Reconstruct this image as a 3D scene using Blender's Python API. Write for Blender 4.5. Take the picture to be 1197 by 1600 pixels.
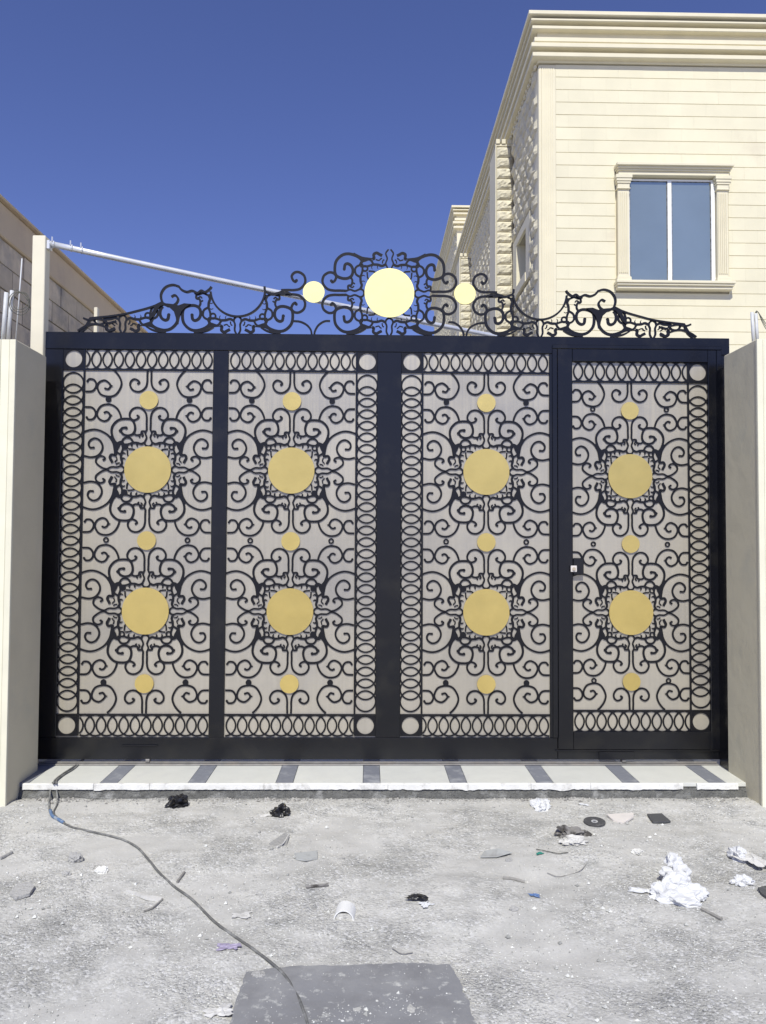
import bpy, bmesh, math, random
from math import sin, cos, radians as rad, pi, floor, sqrt
from mathutils import Vector, Matrix, noise
random.seed(7)
for o in list(bpy.data.objects): bpy.data.objects.remove(o)
SC = bpy.context.scene
COL = SC.collection

# ------------------------------------------------------------------ camera
CAM = Vector((0, 0, 1.53)); YAW, PIT, ROLL = rad(1.02), rad(2.05), rad(0.30)
FW = Vector((sin(YAW)*cos(PIT), cos(YAW)*cos(PIT), sin(PIT)))
RT0 = Vector((cos(YAW), -sin(YAW), 0)); UP0 = RT0.cross(FW)
RT = RT0*cos(ROLL) + UP0*sin(ROLL); UP = -RT0*sin(ROLL) + UP0*cos(ROLL)
cam = bpy.data.objects.new('camera', bpy.data.cameras.new('camera')); COL.objects.link(cam)
cam.data.sensor_fit = 'VERTICAL'; cam.data.sensor_height = 32.0; cam.data.sensor_width = 24.0
cam.data.lens = 24.04; cam.data.clip_start = 0.05; cam.data.clip_end = 2000
M = Matrix((RT, UP, -FW)).transposed().to_4x4(); M.translation = CAM
cam.matrix_world = M
SC.camera = cam
def ray(px, py): return FW + RT*((px-598.5)/1202) + UP*((800-py)/1202)
def onY(px, py, Y):
    d = ray(px, py); t = Y/d.y; return (d.x*t, 1.53+d.z*t)
def onG(px, py, z=0.0):
    d = ray(px, py); t = (z-1.53)/d.z; return (d.x*t, d.y*t)

# ------------------------------------------------------------------ light
SUN_EL, SUN_AZ = rad(49), rad(7)          # from behind the camera, a little to its left
world = bpy.data.worlds.new('World'); SC.world = world; world.use_nodes = True
nt = world.node_tree; nt.nodes.clear()
sky = nt.nodes.new('ShaderNodeTexSky'); sky.sky_type = 'NISHITA'; sky.sun_disc = False
sky.sun_elevation = SUN_EL; sky.sun_rotation = pi + SUN_AZ
sky.altitude = 600; sky.air_density = 1.0; sky.dust_density = 0.35; sky.ozone_density = 4.0
bg = nt.nodes.new('ShaderNodeBackground'); bg.inputs[1].default_value = 0.105
wo = nt.nodes.new('ShaderNodeOutputWorld')
tint = nt.nodes.new('ShaderNodeVectorMath'); tint.operation = 'MULTIPLY'; tint.inputs[1].default_value = (0.86, 0.77, 1.10)
nt.links.new(sky.outputs[0], tint.inputs[0]); nt.links.new(tint.outputs[0], bg.inputs[0]); nt.links.new(bg.outputs[0], wo.inputs[0])
sd = bpy.data.lights.new('sun', 'SUN'); sd.energy = 4.0; sd.angle = rad(0.53); sd.color = (1, 0.975, 0.87)
sun = bpy.data.objects.new('sun', sd); COL.objects.link(sun)
TOSUN = Vector((-sin(SUN_AZ)*cos(SUN_EL), -cos(SUN_AZ)*cos(SUN_EL), sin(SUN_EL)))
sun.rotation_euler = TOSUN.to_track_quat('Z', 'Y').to_euler(); sun.location = (-3, -10, 14)
SC.view_settings.view_transform = 'Standard'; SC.view_settings.look = 'None'
SC.view_settings.gamma = 1; SC.view_settings.use_curve_mapping = False
SC.view_settings.exposure = 0.16

# ------------------------------------------------------------------ materials
def mat(name, col, rough=0.7, metal=0.0, var=None, bump=None, tone=None, rnd=0.0, spec=0.5, aniso=None, island=0.0):
    """var=(scale, amount) broad value variation; tone=(colour, scale, lo, hi) second colour in patches;
    bump=(scale, distance); rnd = value change per object; island = value change per mesh island"""
    m = bpy.data.materials.new(name); m.use_nodes = True
    t = m.node_tree; N = t.nodes; L = t.links; b = N['Principled BSDF']
    b.inputs['Roughness'].default_value = rough; b.inputs['Metallic'].default_value = metal
    b.inputs['Specular IOR Level'].default_value = spec
    geo = N.new('ShaderNodeNewGeometry'); pos = geo.outputs['Position']
    rgb = N.new('ShaderNodeRGB'); rgb.outputs[0].default_value = (*col, 1); c = rgb.outputs[0]
    if tone:
        for k, (tc, sc, lo, hi) in enumerate(tone if isinstance(tone, list) else [tone]):
            n = N.new('ShaderNodeTexNoise'); n.inputs['Scale'].default_value = sc; n.inputs['Detail'].default_value = 7
            n.inputs['Roughness'].default_value = 0.62
            ad = N.new('ShaderNodeVectorMath'); ad.operation = 'ADD'; ad.inputs[1].default_value = (3.1*k+1, 7.7*k, 2.2)
            L.new(pos, ad.inputs[0]); L.new(ad.outputs[0], n.inputs['Vector'])
            mr = N.new('ShaderNodeMapRange'); mr.inputs[1].default_value = lo; mr.inputs[2].default_value = hi
            L.new(n.outputs['Fac'], mr.inputs[0])
            mx = N.new('ShaderNodeMix'); mx.data_type = 'RGBA'; mx.inputs[7].default_value = (*tc, 1)
            L.new(mr.outputs[0], mx.inputs[0]); L.new(c, mx.inputs[6]); c = mx.outputs[2]
    def mul(c, sock, amt, lo=0.0, hi=1.0):
        mr = N.new('ShaderNodeMapRange'); mr.inputs[1].default_value = lo; mr.inputs[2].default_value = hi
        mr.inputs[3].default_value = 1-amt; mr.inputs[4].default_value = 1+amt
        L.new(sock, mr.inputs[0])
        v = N.new('ShaderNodeVectorMath'); v.operation = 'SCALE'
        L.new(c, v.inputs[0]); L.new(mr.outputs[0], v.inputs['Scale']); return v.outputs[0]
    if var:
        n = N.new('ShaderNodeTexNoise'); n.inputs['Scale'].default_value = var[0]; n.inputs['Detail'].default_value = 6
        L.new(pos, n.inputs['Vector']); c = mul(c, n.outputs['Fac'], var[1], 0.25, 0.75)
    if rnd:
        oi = N.new('ShaderNodeObjectInfo'); c = mul(c, oi.outputs['Random'], rnd)
    if island: c = mul(c, geo.outputs['Random Per Island'], island)
    L.new(c, b.inputs['Base Color'])
    if bump:
        prev = None
        for sc, dist in (bump if isinstance(bump, list) else [bump]):
            n = N.new('ShaderNodeTexNoise'); n.inputs['Scale'].default_value = sc; n.inputs['Detail'].default_value = 5
            L.new(pos, n.inputs['Vector'])
            bp = N.new('ShaderNodeBump'); bp.inputs['Distance'].default_value = dist; bp.inputs['Strength'].default_value = 1
            L.new(n.outputs['Fac'], bp.inputs['Height'])
            if prev: L.new(prev, bp.inputs['Normal'])
            prev = bp.outputs['Normal']
        L.new(prev, b.inputs['Normal'])
    if aniso:   # fine vertical brushing: noise stretched along z drives roughness and relief
        mp = N.new('ShaderNodeMapping'); mp.inputs['Scale'].default_value = aniso
        L.new(pos, mp.inputs['Vector'])
        n = N.new('ShaderNodeTexNoise'); n.inputs['Scale'].default_value = 1; n.inputs['Detail'].default_value = 4
        L.new(mp.outputs[0], n.inputs['Vector'])
        mr = N.new('ShaderNodeMapRange'); mr.inputs[1].default_value = .3; mr.inputs[2].default_value = .7
        mr.inputs[3].default_value = rough-.06; mr.inputs[4].default_value = rough+.08
        L.new(n.outputs['Fac'], mr.inputs[0]); L.new(mr.outputs[0], b.inputs['Roughness'])
        c2 = mul(c, n.outputs['Fac'], 0.025, .3, .7); L.new(c2, b.inputs['Base Color'])
    return m

MT = dict(
 black=mat('black_paint', (0.0035, 0.0038, 0.006), 0.27, var=(3, .25), bump=(220, .0001), spec=.5, tone=((0.012, 0.0115, 0.011), 6, .52, .72)),
 blackmatt=mat('black_cut_sheet', (0.006, 0.006, 0.008), 0.35, spec=.35),
 sheet=mat('zinc_sheet', (0.475, 0.435, 0.355), 0.38, metal=.42, var=(1.3, .09), aniso=(55, 1, 2.0), bump=(1.2, .014), tone=((0.35, 0.33, 0.30), 1.0, .48, .72)),  # darker tone patches paint blotchy reflections into the zinc
 gold=mat('gold_foil', (0.79, 0.60, 0.20), 0.36, metal=.82, rnd=.09, var=(7, .07), bump=(14, .0012)),
 gold_lit=mat('lit_gold_foil', (0.95, 0.86, 0.37), 0.45, metal=.25, var=(9, .03), bump=(14, .0008)),  # gold foil of the crest discs, bright reflection put into a paler colour
 cream=mat('cream_stone', (0.73, 0.68, 0.505), 0.8, var=(2.2, .05), rnd=.022, bump=(60, .0008), tone=((0.62, 0.55, 0.42), 1.1, .60, .80)),
 trim=mat('cream_trim', (0.72, 0.665, 0.50), 0.8, var=(3, .05), bump=(50, .0008)),
 joint=mat('joint_mortar', (0.42, 0.38, 0.29), 0.95, bump=(90, .002)),
 split=mat('split_stone', (0.62, 0.575, 0.44), 0.9, rnd=.10, var=(9, .10), bump=[(30, .006), (110, .002)]),
 frame_white=mat('white_aluminium', (0.82, 0.83, 0.82), 0.35),
 glass=mat('mirror_glass', (0.42, 0.49, 0.44), 0.10, metal=.72, rnd=.08, var=(.9, .10), bump=(1.1, .010)),
 plaster=mat('pillar_plaster', (0.62, 0.57, 0.42), 0.85, var=(4, .05), bump=[(160, .0012), (9, .004)], tone=((0.55, 0.52, 0.40), 2.5, .55, .75)),
 tile=mat('pillar_stone', (0.74, 0.71, 0.56), 0.75, rnd=.03, var=(6, .06), bump=(70, .0006)),
 post=mat('cream_post_paint', (0.72, 0.67, 0.53), 0.6, var=(8, .04), bump=(60, .0006)),
 plband=mat('brown_plaster', (0.62, 0.50, 0.35), 0.9, var=(1.5, .08), bump=[(80, .002), (4, .01)], tone=((0.50, 0.39, 0.31), 1.8, .55, .8)),
 block=mat('concrete_block', (0.62, 0.53, 0.40), 0.95, rnd=.14, var=(12, .12), bump=[(120, .003), (20, .006)], tone=((0.34, 0.31, 0.28), 2.2, .50, .66)),
 mortar=mat('block_mortar', (0.26, 0.23, 0.20), 0.95, bump=(60, .006)),
 marble=mat('white_marble', (0.60, 0.605, 0.565), 0.55, rnd=.02, var=(9, .04), tone=((0.55, 0.55, 0.53), 14, .55, .80), bump=(150, .0004)),
 marble_edge=mat('chipped_marble_edge', (0.72, 0.715, 0.68), 0.7, var=(14, .08), tone=((0.45, 0.44, 0.41), 11, .54, .70), bump=(60, .002)),
 granite=mat('grey_granite', (0.185, 0.195, 0.225), 0.6, rnd=.06, var=(40, .10), tone=[((0.36, 0.37, 0.39), 9, .52, .74), ((0.55, 0.55, 0.55), 70, .66, .74)]),
 base=mat('shaded_raw_concrete', (0.13, 0.13, 0.122), 0.95, var=(14, .25), bump=[(30, .02), (120, .006)], tone=((0.32, 0.32, 0.305), 9, .52, .68)),  # concrete, darkened so its colour carries the shadow under the nosing
 gal=mat('galvanised_steel', (0.74, 0.75, 0.76), 0.36, metal=.5, var=(14, .08)),
 rail=mat('dull_steel', (0.26, 0.25, 0.24), 0.55, metal=.5, var=(20, .2), tone=((0.30, 0.27, 0.24), 9, .5, .7)),
 pvc=mat('grey_pvc', (0.56, 0.57, 0.58), 0.5, tone=((0.42, 0.41, 0.38), 20, .5, .75)),
 pvcw=mat('white_pvc', (0.78, 0.78, 0.76), 0.4),
 wire=mat('dusty_wire', (0.10, 0.10, 0.08), 0.6),
 cable=mat('dusty_cable', (0.115, 0.115, 0.11), 0.8, tone=((0.26, 0.26, 0.25), 14, .45, .65)),
 blue=mat('blue_tape', (0.10, 0.17, 0.30), 0.6, tone=((0.30, 0.34, 0.38), 40, .5, .6)),
 paper=mat('white_paper', (0.63, 0.635, 0.64), 0.8, bump=(60, .002)),
 paper2=mat('dusty_paper', (0.60, 0.59, 0.56), 0.9, tone=((0.40, 0.39, 0.36), 25, .5, .7)),
 bag=mat('black_plastic', (0.012, 0.012, 0.014), 0.35, bump=(70, .003)),
 rag=mat('grey_rag', (0.22, 0.21, 0.20), 0.9, tone=((0.06, 0.055, 0.05), 18, .47, .6)),
 disc=mat('cutting_disc_grit', (0.06, 0.06, 0.062), 0.8, tone=((0.13, 0.13, 0.13), 40, .5, .7), bump=(400, .001)),
 shard=mat('pale_tile', (0.66, 0.62, 0.58), 0.6, var=(20, .05)),
 slate=mat('dark_tile', (0.07, 0.072, 0.076), 0.6, tone=((0.2, 0.2, 0.2), 22, .55, .75)),
 card=mat('grey_card', (0.40, 0.41, 0.40), 0.8, tone=((0.3, 0.3, 0.29), 20, .5, .7)),
 wood=mat('weathered_wood', (0.26, 0.25, 0.23), 0.9, var=(60, .25)),
 green=mat('green_plastic', (0.03, 0.22, 0.17), 0.4),
 purple=mat('lilac_plastic', (0.33, 0.29, 0.40), 0.5),
 bluep=mat('blue_plastic', (0.13, 0.22, 0.42), 0.5),
 stone=mat('dusty_stone', (0.36, 0.355, 0.34), 0.95, rnd=.2, bump=[(60, .008), (200, .002)]),
 greypatch=mat('mottled_grey_patch', (0.215, 0.217, 0.225), 0.75, var=(2.5, .12), tone=[((0.27, 0.27, 0.27), 3, .40, .62), ((0.20, 0.20, 0.205), 9, .45, .65), ((0.50, 0.50, 0.47), 30, .58, .72)], bump=(60, .001)),
 gravel=mat('gravel_chips', (0.50, 0.50, 0.47), 0.9, island=.5),
 rubble=mat('rubble_crumbs', (0.30, 0.29, 0.27), 0.95, island=.5),
 brass=mat('lock_brass', (0.62, 0.52, 0.36), 0.4, metal=.6),
)
# the ground: pale dust with coarser, darker gravel in patches
g = bpy.data.materials.new('dusty_ground'); g.use_nodes = True; MT['ground'] = g
t = g.node_tree; N = t.nodes; L = t.links; B = N['Principled BSDF']; B.inputs['Roughness'].default_value = .95
B.inputs['Specular IOR Level'].default_value = .2
geo = N.new('ShaderNodeNewGeometry')
def nz(scale, detail=6, rough=.6):
    n = N.new('ShaderNodeTexNoise'); n.inputs['Scale'].default_value = scale; n.inputs['Detail'].default_value = detail
    n.inputs['Roughness'].default_value = rough; L.new(geo.outputs['Position'], n.inputs['Vector']); return n.outputs['Fac']
def mr(s, a, b, c=0., d=1.):
    n = N.new('ShaderNodeMapRange'); n.inputs[1].default_value = a; n.inputs[2].default_value = b
    n.inputs[3].default_value = c; n.inputs[4].default_value = d; L.new(s, n.inputs[0]); return n.outputs[0]
def mixc(f, a, b):
    n = N.new('ShaderNodeMix'); n.data_type = 'RGBA'; L.new(f, n.inputs[0])
    for i, v in ((6, a), (7, b)):
        if isinstance(v, tuple): n.inputs[i].default_value = (*v, 1)
        else: L.new(v, n.inputs[i])
    return n.outputs[2]
c = mixc(mr(nz(1.3, 8, .68), .44, .60), (0.58, 0.57, 0.53), (0.41, 0.404, 0.375))
c = mixc(mr(nz(5.5, 8, .7), .50, .68), c, (0.33, 0.33, 0.315))
vo = N.new('ShaderNodeTexVoronoi'); vo.inputs['Scale'].default_value = 95; L.new(geo.outputs['Position'], vo.inputs['Vector'])
sep = N.new('ShaderNodeSeparateColor'); L.new(vo.outputs['Color'], sep.inputs[0])
c = mixc(mr(sep.outputs[0], .80, .84, 0, .6), c, (0.74, 0.735, 0.72))
c = mixc(mr(sep.outputs[1], .84, .88, 0, .5), c, (0.26, 0.26, 0.26))
c = mixc(mr(nz(160, 3), .56, .66, 0, .5), c, (0.70, 0.70, 0.685))
c = mixc(mr(nz(130, 3), .60, .70, 0, .45), c, (0.28, 0.28, 0.28))
dust = mixc(mr(nz(3.7, 5, .6), .35, .65), (0.515, 0.505, 0.475), (0.43, 0.424, 0.40))
c = mixc(mr(nz(2.1, 6, .6), .42, .56, .85, 0), c, dust)
L.new(c, B.inputs['Base Color'])
def mulv(a, b):
    n = N.new('ShaderNodeMath'); n.operation = 'MULTIPLY'; L.new(a, n.inputs[0]); L.new(b, n.inputs[1]); return n.outputs[0]
patch = mr(nz(2.1, 6, .6), .44, .60, .12, 1.0)      # smooth drifted dust where this is low
b1 = N.new('ShaderNodeBump'); b1.inputs['Distance'].default_value = .005; L.new(mulv(mr(vo.outputs['Distance'], 0, .9, 1, 0), patch), b1.inputs['Height'])
b2 = N.new('ShaderNodeBump'); b2.inputs['Distance'].default_value = .012; L.new(mulv(nz(45, 8, .7), patch), b2.inputs['Height'])
L.new(b1.outputs[0], b2.inputs['Normal']); L.new(b2.outputs[0], B.inputs['Normal'])

# ------------------------------------------------------------------ mesh helpers
def link(name, me, parent=None, loc=None):
    o = bpy.data.objects.new(name, me); COL.objects.link(o)
    if parent is not None: o.parent = parent
    if loc is not None: o.location = loc
    return o
def tag(o, label=None, cat=None, group=None, kind=None):
    for k, v in (('label', label), ('category', cat), ('group', group), ('kind', kind)):
        if v: o[k] = v
    return o
def empty(name, loc, label, cat, group=None):
    return tag(link(name, None, None, loc), label, cat, group)
class MB:
    def __init__(s): s.v = []; s.f = []; s.o = Vector((0, 0, 0))
    def add(s, vs, fs):
        n = len(s.v); s.v += [tuple(v) for v in vs]; s.f += [tuple(i+n for i in f) for f in fs]; return s
    def box(s, x0, x1, y0, y1, z0, z1):
        return s.add([(x0,y0,z0),(x1,y0,z0),(x1,y1,z0),(x0,y1,z0),(x0,y0,z1),(x1,y0,z1),(x1,y1,z1),(x0,y1,z1)],
              [(0,3,2,1),(4,5,6,7),(0,1,5,4),(1,2,6,5),(2,3,7,6),(3,0,4,7)])
    def cbox(s, x0, x1, y0, y1, z0, z1, c):       # box with chamfered edges
        P = []; 
        for ax in range(3):
            for i in range(8):
                p = [(x0, x1)[i & 1], (y0, y1)[i >> 1 & 1], (z0, z1)[i >> 2]]
                for k in range(3):
                    if k != ax: p[k] += c if (i >> k & 1) == 0 else -c
                P.append(p)
        idx = lambda ax, i: ax*8+i
        F = []
        ctr = Vector(((x0+x1)/2, (y0+y1)/2, (z0+z1)/2))
        def face(ids):
            a, b, cc = (Vector(P[i]) for i in ids[:3]); n = (b-a).cross(cc-a)
            m = sum((Vector(P[i]) for i in ids), Vector())/len(ids)-ctr
            F.append(tuple(ids) if n.dot(m) > 0 else tuple(reversed(ids)))
        for ax in range(3):
            o1, o2 = [k for k in range(3) if k != ax]
            for sd_ in (0, 1):
                b = sd_ << ax; face([idx(ax, b), idx(ax, b | 1 << o1), idx(ax, b | 1 << o1 | 1 << o2), idx(ax, b | 1 << o2)])
            for a_ in (0, 1):
                for b_ in (0, 1):
                    i0 = a_ << o1 | b_ << o2; i1 = i0 | 1 << ax
                    face([idx(o1, i0), idx(o2, i0), idx(o2, i1), idx(o1, i1)])
        for i in range(8): face([idx(0, i), idx(1, i), idx(2, i)])
        return s.add(P, F)
    def tube(s, pts, r, n=8, cap=True):
        pts = [Vector(p) for p in pts]; rings = []; up = None
        for i, p in enumerate(pts):
            d = (pts[min(i+1, len(pts)-1)]-pts[max(i-1, 0)]).normalized()
            if up is None: up = d.orthogonal().normalized()
            up = (up-d*up.dot(d)).normalized(); sd_ = d.cross(up)
            rr = r[i] if isinstance(r, (list, tuple)) else r
            rings.append([p+up*cos(2*pi*k/n)*rr+sd_*sin(2*pi*k/n)*rr for k in range(n)])
        V = [q for R_ in rings for q in R_]; F = []
        for i in range(len(rings)-1):
            for k in range(n): F.append((i*n+k, i*n+(k+1) % n, (i+1)*n+(k+1) % n, (i+1)*n+k))
        if cap: F += [tuple(reversed(range(n))), tuple((len(rings)-1)*n+k for k in range(n))]
        return s.add(V, F)
    def mesh(s, name, mat_, smooth=False):
        me = bpy.data.meshes.new(name)
        me.from_pydata([Vector(v)-s.o for v in s.v], [], s.f); me.update()
        me.materials.append(MT[mat_] if isinstance(mat_, str) else mat_)
        if smooth: me.shade_smooth()
        return me
    def obj(s, name, mat_, parent=None, smooth=False, origin=None):
        if origin is not None: s.o = Vector(origin)
        return link(name, s.mesh(name, mat_, smooth), parent, tuple(s.o))
def cat_rom(P, n=6, closed=False):
    P = [Vector(p) for p in P]; out = []
    m = len(P)
    rng = range(m if closed else m-1)
    for i in rng:
        if closed: a, b, c_, d = P[i-1], P[i], P[(i+1) % m], P[(i+2) % m]
        else: b, c_ = P[i], P[i+1]; a = P[i-1] if i else b*2-c_; d = P[i+2] if i+2 < m else c_*2-b
        for k in range(n):
            t_ = k/n; out.append(.5*((2*b)+(c_-a)*t_+(2*a-5*b+4*c_-d)*t_*t_+(3*b-a-3*c_+d)*t_**3))
    if not closed: out.append(P[-1])
    return out
def ribbon(mb, pts, w, y0, y1, closed=False):
    """flat bar cut from sheet: pts in (x, z), width w (number or list), from y0 (front) to y1"""
    n = len(pts); Lp = []; Rp = []
    for i, p in enumerate(pts):
        a = pts[i-1] if (i or closed) else p; b = pts[(i+1) % n] if (i < n-1 or closed) else p
        d = (b-a); d = d.normalized() if d.length > 1e-9 else Vector((1, 0)); nn = Vector((-d.y, d.x))
        ww = (w[i] if isinstance(w, list) else w)/2
        Lp.append(p+nn*ww); Rp.append(p-nn*ww)
    V = []
    for i in range(n):
        for q in (Lp[i], Rp[i]): V += [(q.x, y0, q.y), (q.x, y1, q.y)]
    F = []
    for i in range(n if closed else n-1):
        a = 4*i; b = 4*((i+1) % n)
        F += [(a, b, b+2, a+2), (a+1, a+3, b+3, b+1), (a, a+1, b+1, b), (a+2, b+2, b+3, a+3)]
    if not closed: F += [(0, 2, 3, 1), (4*n-4, 4*n-3, 4*n-1, 4*n-2)]
    mb.add(V, F)
def disc(mb, x, z, r, y0, y1, n=40, hole=0.0):
    if hole:
        ribbon(mb, [Vector((x+(r+hole)/2*cos(2*pi*k/n), z+(r+hole)/2*sin(2*pi*k/n))) for k in range(n)], r-hole, y0, y1, True); return
    V = [(x+r*cos(2*pi*k/n), yy, z+r*sin(2*pi*k/n)) for yy in (y0, y1) for k in range(n)]
    F = [tuple(range(n)), tuple(reversed(range(n, 2*n)))]+[(k, n+k, n+(k+1) % n, (k+1) % n) for k in range(n)]
    mb.add(V, F)

# ------------------------------------------------------------------ ground
def hgt(x, y):
    e = min(1, max(0, (4.62-y)/.25)) if -2.3 < x < 2.45 else min(1, max(0, (4.40-y)/.2))
    far = min(1, max(0, (y+1)/1.5))*min(1, max(0, (3.4-abs(x))/1.0))
    p = Vector((x, y, 0))
    h = noise.fractal(p*2.2, 1.0, 2.0, 3)*.018 + noise.fractal(p*9+Vector((5, 0, 0)), 1.0, 2.0, 4)*.0065 + noise.noise(p*38)*.0016
    return (h*e-.002-.016*max(0, 1-abs(y-4.66)/.10)*(1 if -2.3 < x < 2.45 else 0)*(1+.8*noise.noise(p*6)))*far
xs = [-400, -120, -40, -14, -7, -5, -4.2]+[-3.6+.024*i for i in range(301)]+[4.2, 5, 7, 14, 40, 120, 400]
ys = [-400, -120, -40, -12, -5, -2, 0, 1.0, 1.6, 2.0]+[2.2+.022*i for i in range(114)]+[4.9, 5.3, 6, 8, 12, 25, 60, 150, 400]
V = [(x, y, hgt(x, y)) for y in ys for x in xs]; nx = len(xs)
F = [(j*nx+i, j*nx+i+1, (j+1)*nx+i+1, (j+1)*nx+i) for j in range(len(ys)-1) for i in range(nx-1)]
gm = MB().add(V, F).obj('ground', 'ground', smooth=True); tag(gm, 'pale dusty gravel ground in front of the gate', kind='structure')

# loose gravel chips
random.seed(3)
mb = MB()
for i in range(30000):
    y = 2.25+2.35*random.random()**1.15; x = random.uniform(-.56, .56)*(y+.25)*1.0-.02
    if not (-2.25 < x < 2.4) and y > 4.35: continue
    d = noise.noise(Vector((x*1.4+9, y*1.4, 3)))
    if d < random.uniform(-.55, .25): continue
    r = random.choice((.0014, .0018, .0022, .0026, .003, .004)) if random.random() < .985 else random.uniform(.005, .011)
    h = hgt(x, y); a = random.random()*pi; q = [r*random.uniform(.7, 1.3) for _ in range(6)]
    P = [(cos(a)*q[0], sin(a)*q[0], 0), (-sin(a)*q[1], cos(a)*q[1], 0), (-cos(a)*q[2], -sin(a)*q[2], r*.2), (sin(a)*q[3], -cos(a)*q[3], 0), (r*.2, 0, q[4]*.9), (0, 0, -q[5]*.5)]
    mb.add([(x+p[0], y+p[1], h+r*.25+p[2]) for p in P], [(0,1,4),(1,2,4),(2,3,4),(3,0,4),(1,0,5),(2,1,5),(3,2,5),(0,3,5)])
for i in range(420):
    x = random.uniform(-.45, .42); y = random.uniform(2.35, 2.80)
    if noise.noise(Vector((x*7, y*7, 4))) < random.uniform(-.3, .35): continue
    r = random.choice((.001, .0014, .0018, .0024)); a = random.random()*pi
    P = [(cos(a+k*pi/2)*r*random.uniform(.7, 1.3), sin(a+k*pi/2)*r, 0) for k in range(4)]+[(0, 0, r*.8)]
    mb.add([(x+p[0], y+p[1], .0105+p[2]) for p in P], [(k, (k+1) % 4, 4) for k in range(4)])
tag(mb.obj('gravel', 'gravel'), 'loose pale gravel chips scattered over the dusty ground', 'gravel', kind='stuff')

random.seed(5)
mb = MB()
for i in range(1500):
    x = random.uniform(-2.25, 2.4); y = 4.645-abs(random.gauss(0, .045)); dd = noise.noise(Vector((x*3, 2, 1)))
    if dd < random.uniform(-.6, .4): continue
    r = random.uniform(.003, .009)*(1+max(0, dd)); h = hgt(x, y); a = random.random()*pi; q = [r*random.uniform(.6, 1.3) for _ in range(8)]
    P = [(cos(a+k*pi/3)*q[k], sin(a+k*pi/3)*q[k], random.uniform(-.2, .2)*r) for k in range(6)]+[(r*.1, 0, q[6]*.8), (0, 0, -q[7]*.5)]
    mb.add([(x+p[0], y+p[1], h+r*.2+p[2]) for p in P], [(k, (k+1) % 6, 6) for k in range(6)]+[((k+1) % 6, k, 7) for k in range(6)])
tag(mb.obj('rubble', 'rubble'), 'dark crumbs of mortar and dirt along the foot of the threshold', 'rubble', kind='stuff')

# ------------------------------------------------------------------ threshold step
step = empty('threshold_step', (0.08, 4.88, 0), 'low white marble threshold with grey bands under the black gate', 'step')
sx, sy = .08, 4.88
def part(mb, name, m, parent, smooth=False):
    o = mb.obj(name, m, parent, smooth, origin=None); o.location = -Vector(parent.location); return o
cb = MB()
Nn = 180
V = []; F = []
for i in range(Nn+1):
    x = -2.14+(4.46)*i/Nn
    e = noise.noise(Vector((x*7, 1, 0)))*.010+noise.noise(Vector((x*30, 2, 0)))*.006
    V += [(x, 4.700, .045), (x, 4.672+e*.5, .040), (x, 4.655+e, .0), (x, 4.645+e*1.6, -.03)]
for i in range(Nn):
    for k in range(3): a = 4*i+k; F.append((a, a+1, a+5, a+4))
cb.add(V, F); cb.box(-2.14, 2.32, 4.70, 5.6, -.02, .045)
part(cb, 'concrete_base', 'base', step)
pitch = .5235; x_prev = -2.12
edges = []
for k in range(-1, 8):
    c0 = -1.547+pitch*k; edges.append((max(c0-.052, -2.12), min(c0+.052, 2.29), 'granite'))
slabs = []; x = -2.12
for a, b, m in edges:
    if a-x > .01: slabs.append((x, a, 'marble'))
    slabs.append((a, b, m)); x = b
if x < 2.28: slabs.append((x, 2.29, 'marble'))
for i, (a, b, m) in enumerate(slabs):
    mb = MB(); dz = random.uniform(-.0008, .0008); mb.cbox(a+.0012, b-.0012, 4.672, 5.16, .047, .070+dz, .0015)
    part(mb, 'marble_slab' if m == 'marble' else 'granite_band', m, step)
    mb = MB(); mb.cbox(a+.0012, b-.0012, 5.162, 5.58, .047, .069+dz, .0015)
    part(mb, 'marble_slab' if m == 'marble' else 'granite_band', m, step)
# broken nosing along the front edge, its sunlit brightness put into a lighter colour
def nosing(x0, x1, low):
    mb = MB(); n = max(6, int((x1-x0)/.012)); V = []; F = []
    for i in range(n+1):
        x = x0+(x1-x0)*i/n; e = noise.noise(Vector((x*23, 3, 0)))*.004+noise.noise(Vector((x*80, 3, 0)))*.0015
        zb = .036-low*max(0, noise.noise(Vector((x*9, 9, 0)))+.0)*.016*(1 if x0 > -1.7 else .5)+noise.noise(Vector((x*40, 7, 0)))*.004
        V += [(x, 4.6715, .0705), (x, 4.660+e*.4, .0695), (x, 4.6575+e*.4, .066), (x, 4.656+e, zb), (x, 4.6715, zb)]
    for i in range(n):
        for k in range(5): a = 5*i+k; b = 5*i+(k+1) % 5; F.append((a, b, b+5, a+5))
    F += [(4, 3, 2, 1, 0), tuple(5*n+k for k in range(5))]
    mb.add(V, F); part(mb, 'edge_trim', 'marble_edge', step)
for a, b, l in ((-2.05, -1.63, .3), (-1.628, -1.30, .9), (-1.298, -.62, .35), (-.618, .12, .25), (.122, .60, .9), (.602, .98, .7), (.982, 1.34, .9), (1.342, 1.90, .6), (1.985, 2.235, .9)):
    nosing(a, b, l)

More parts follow.
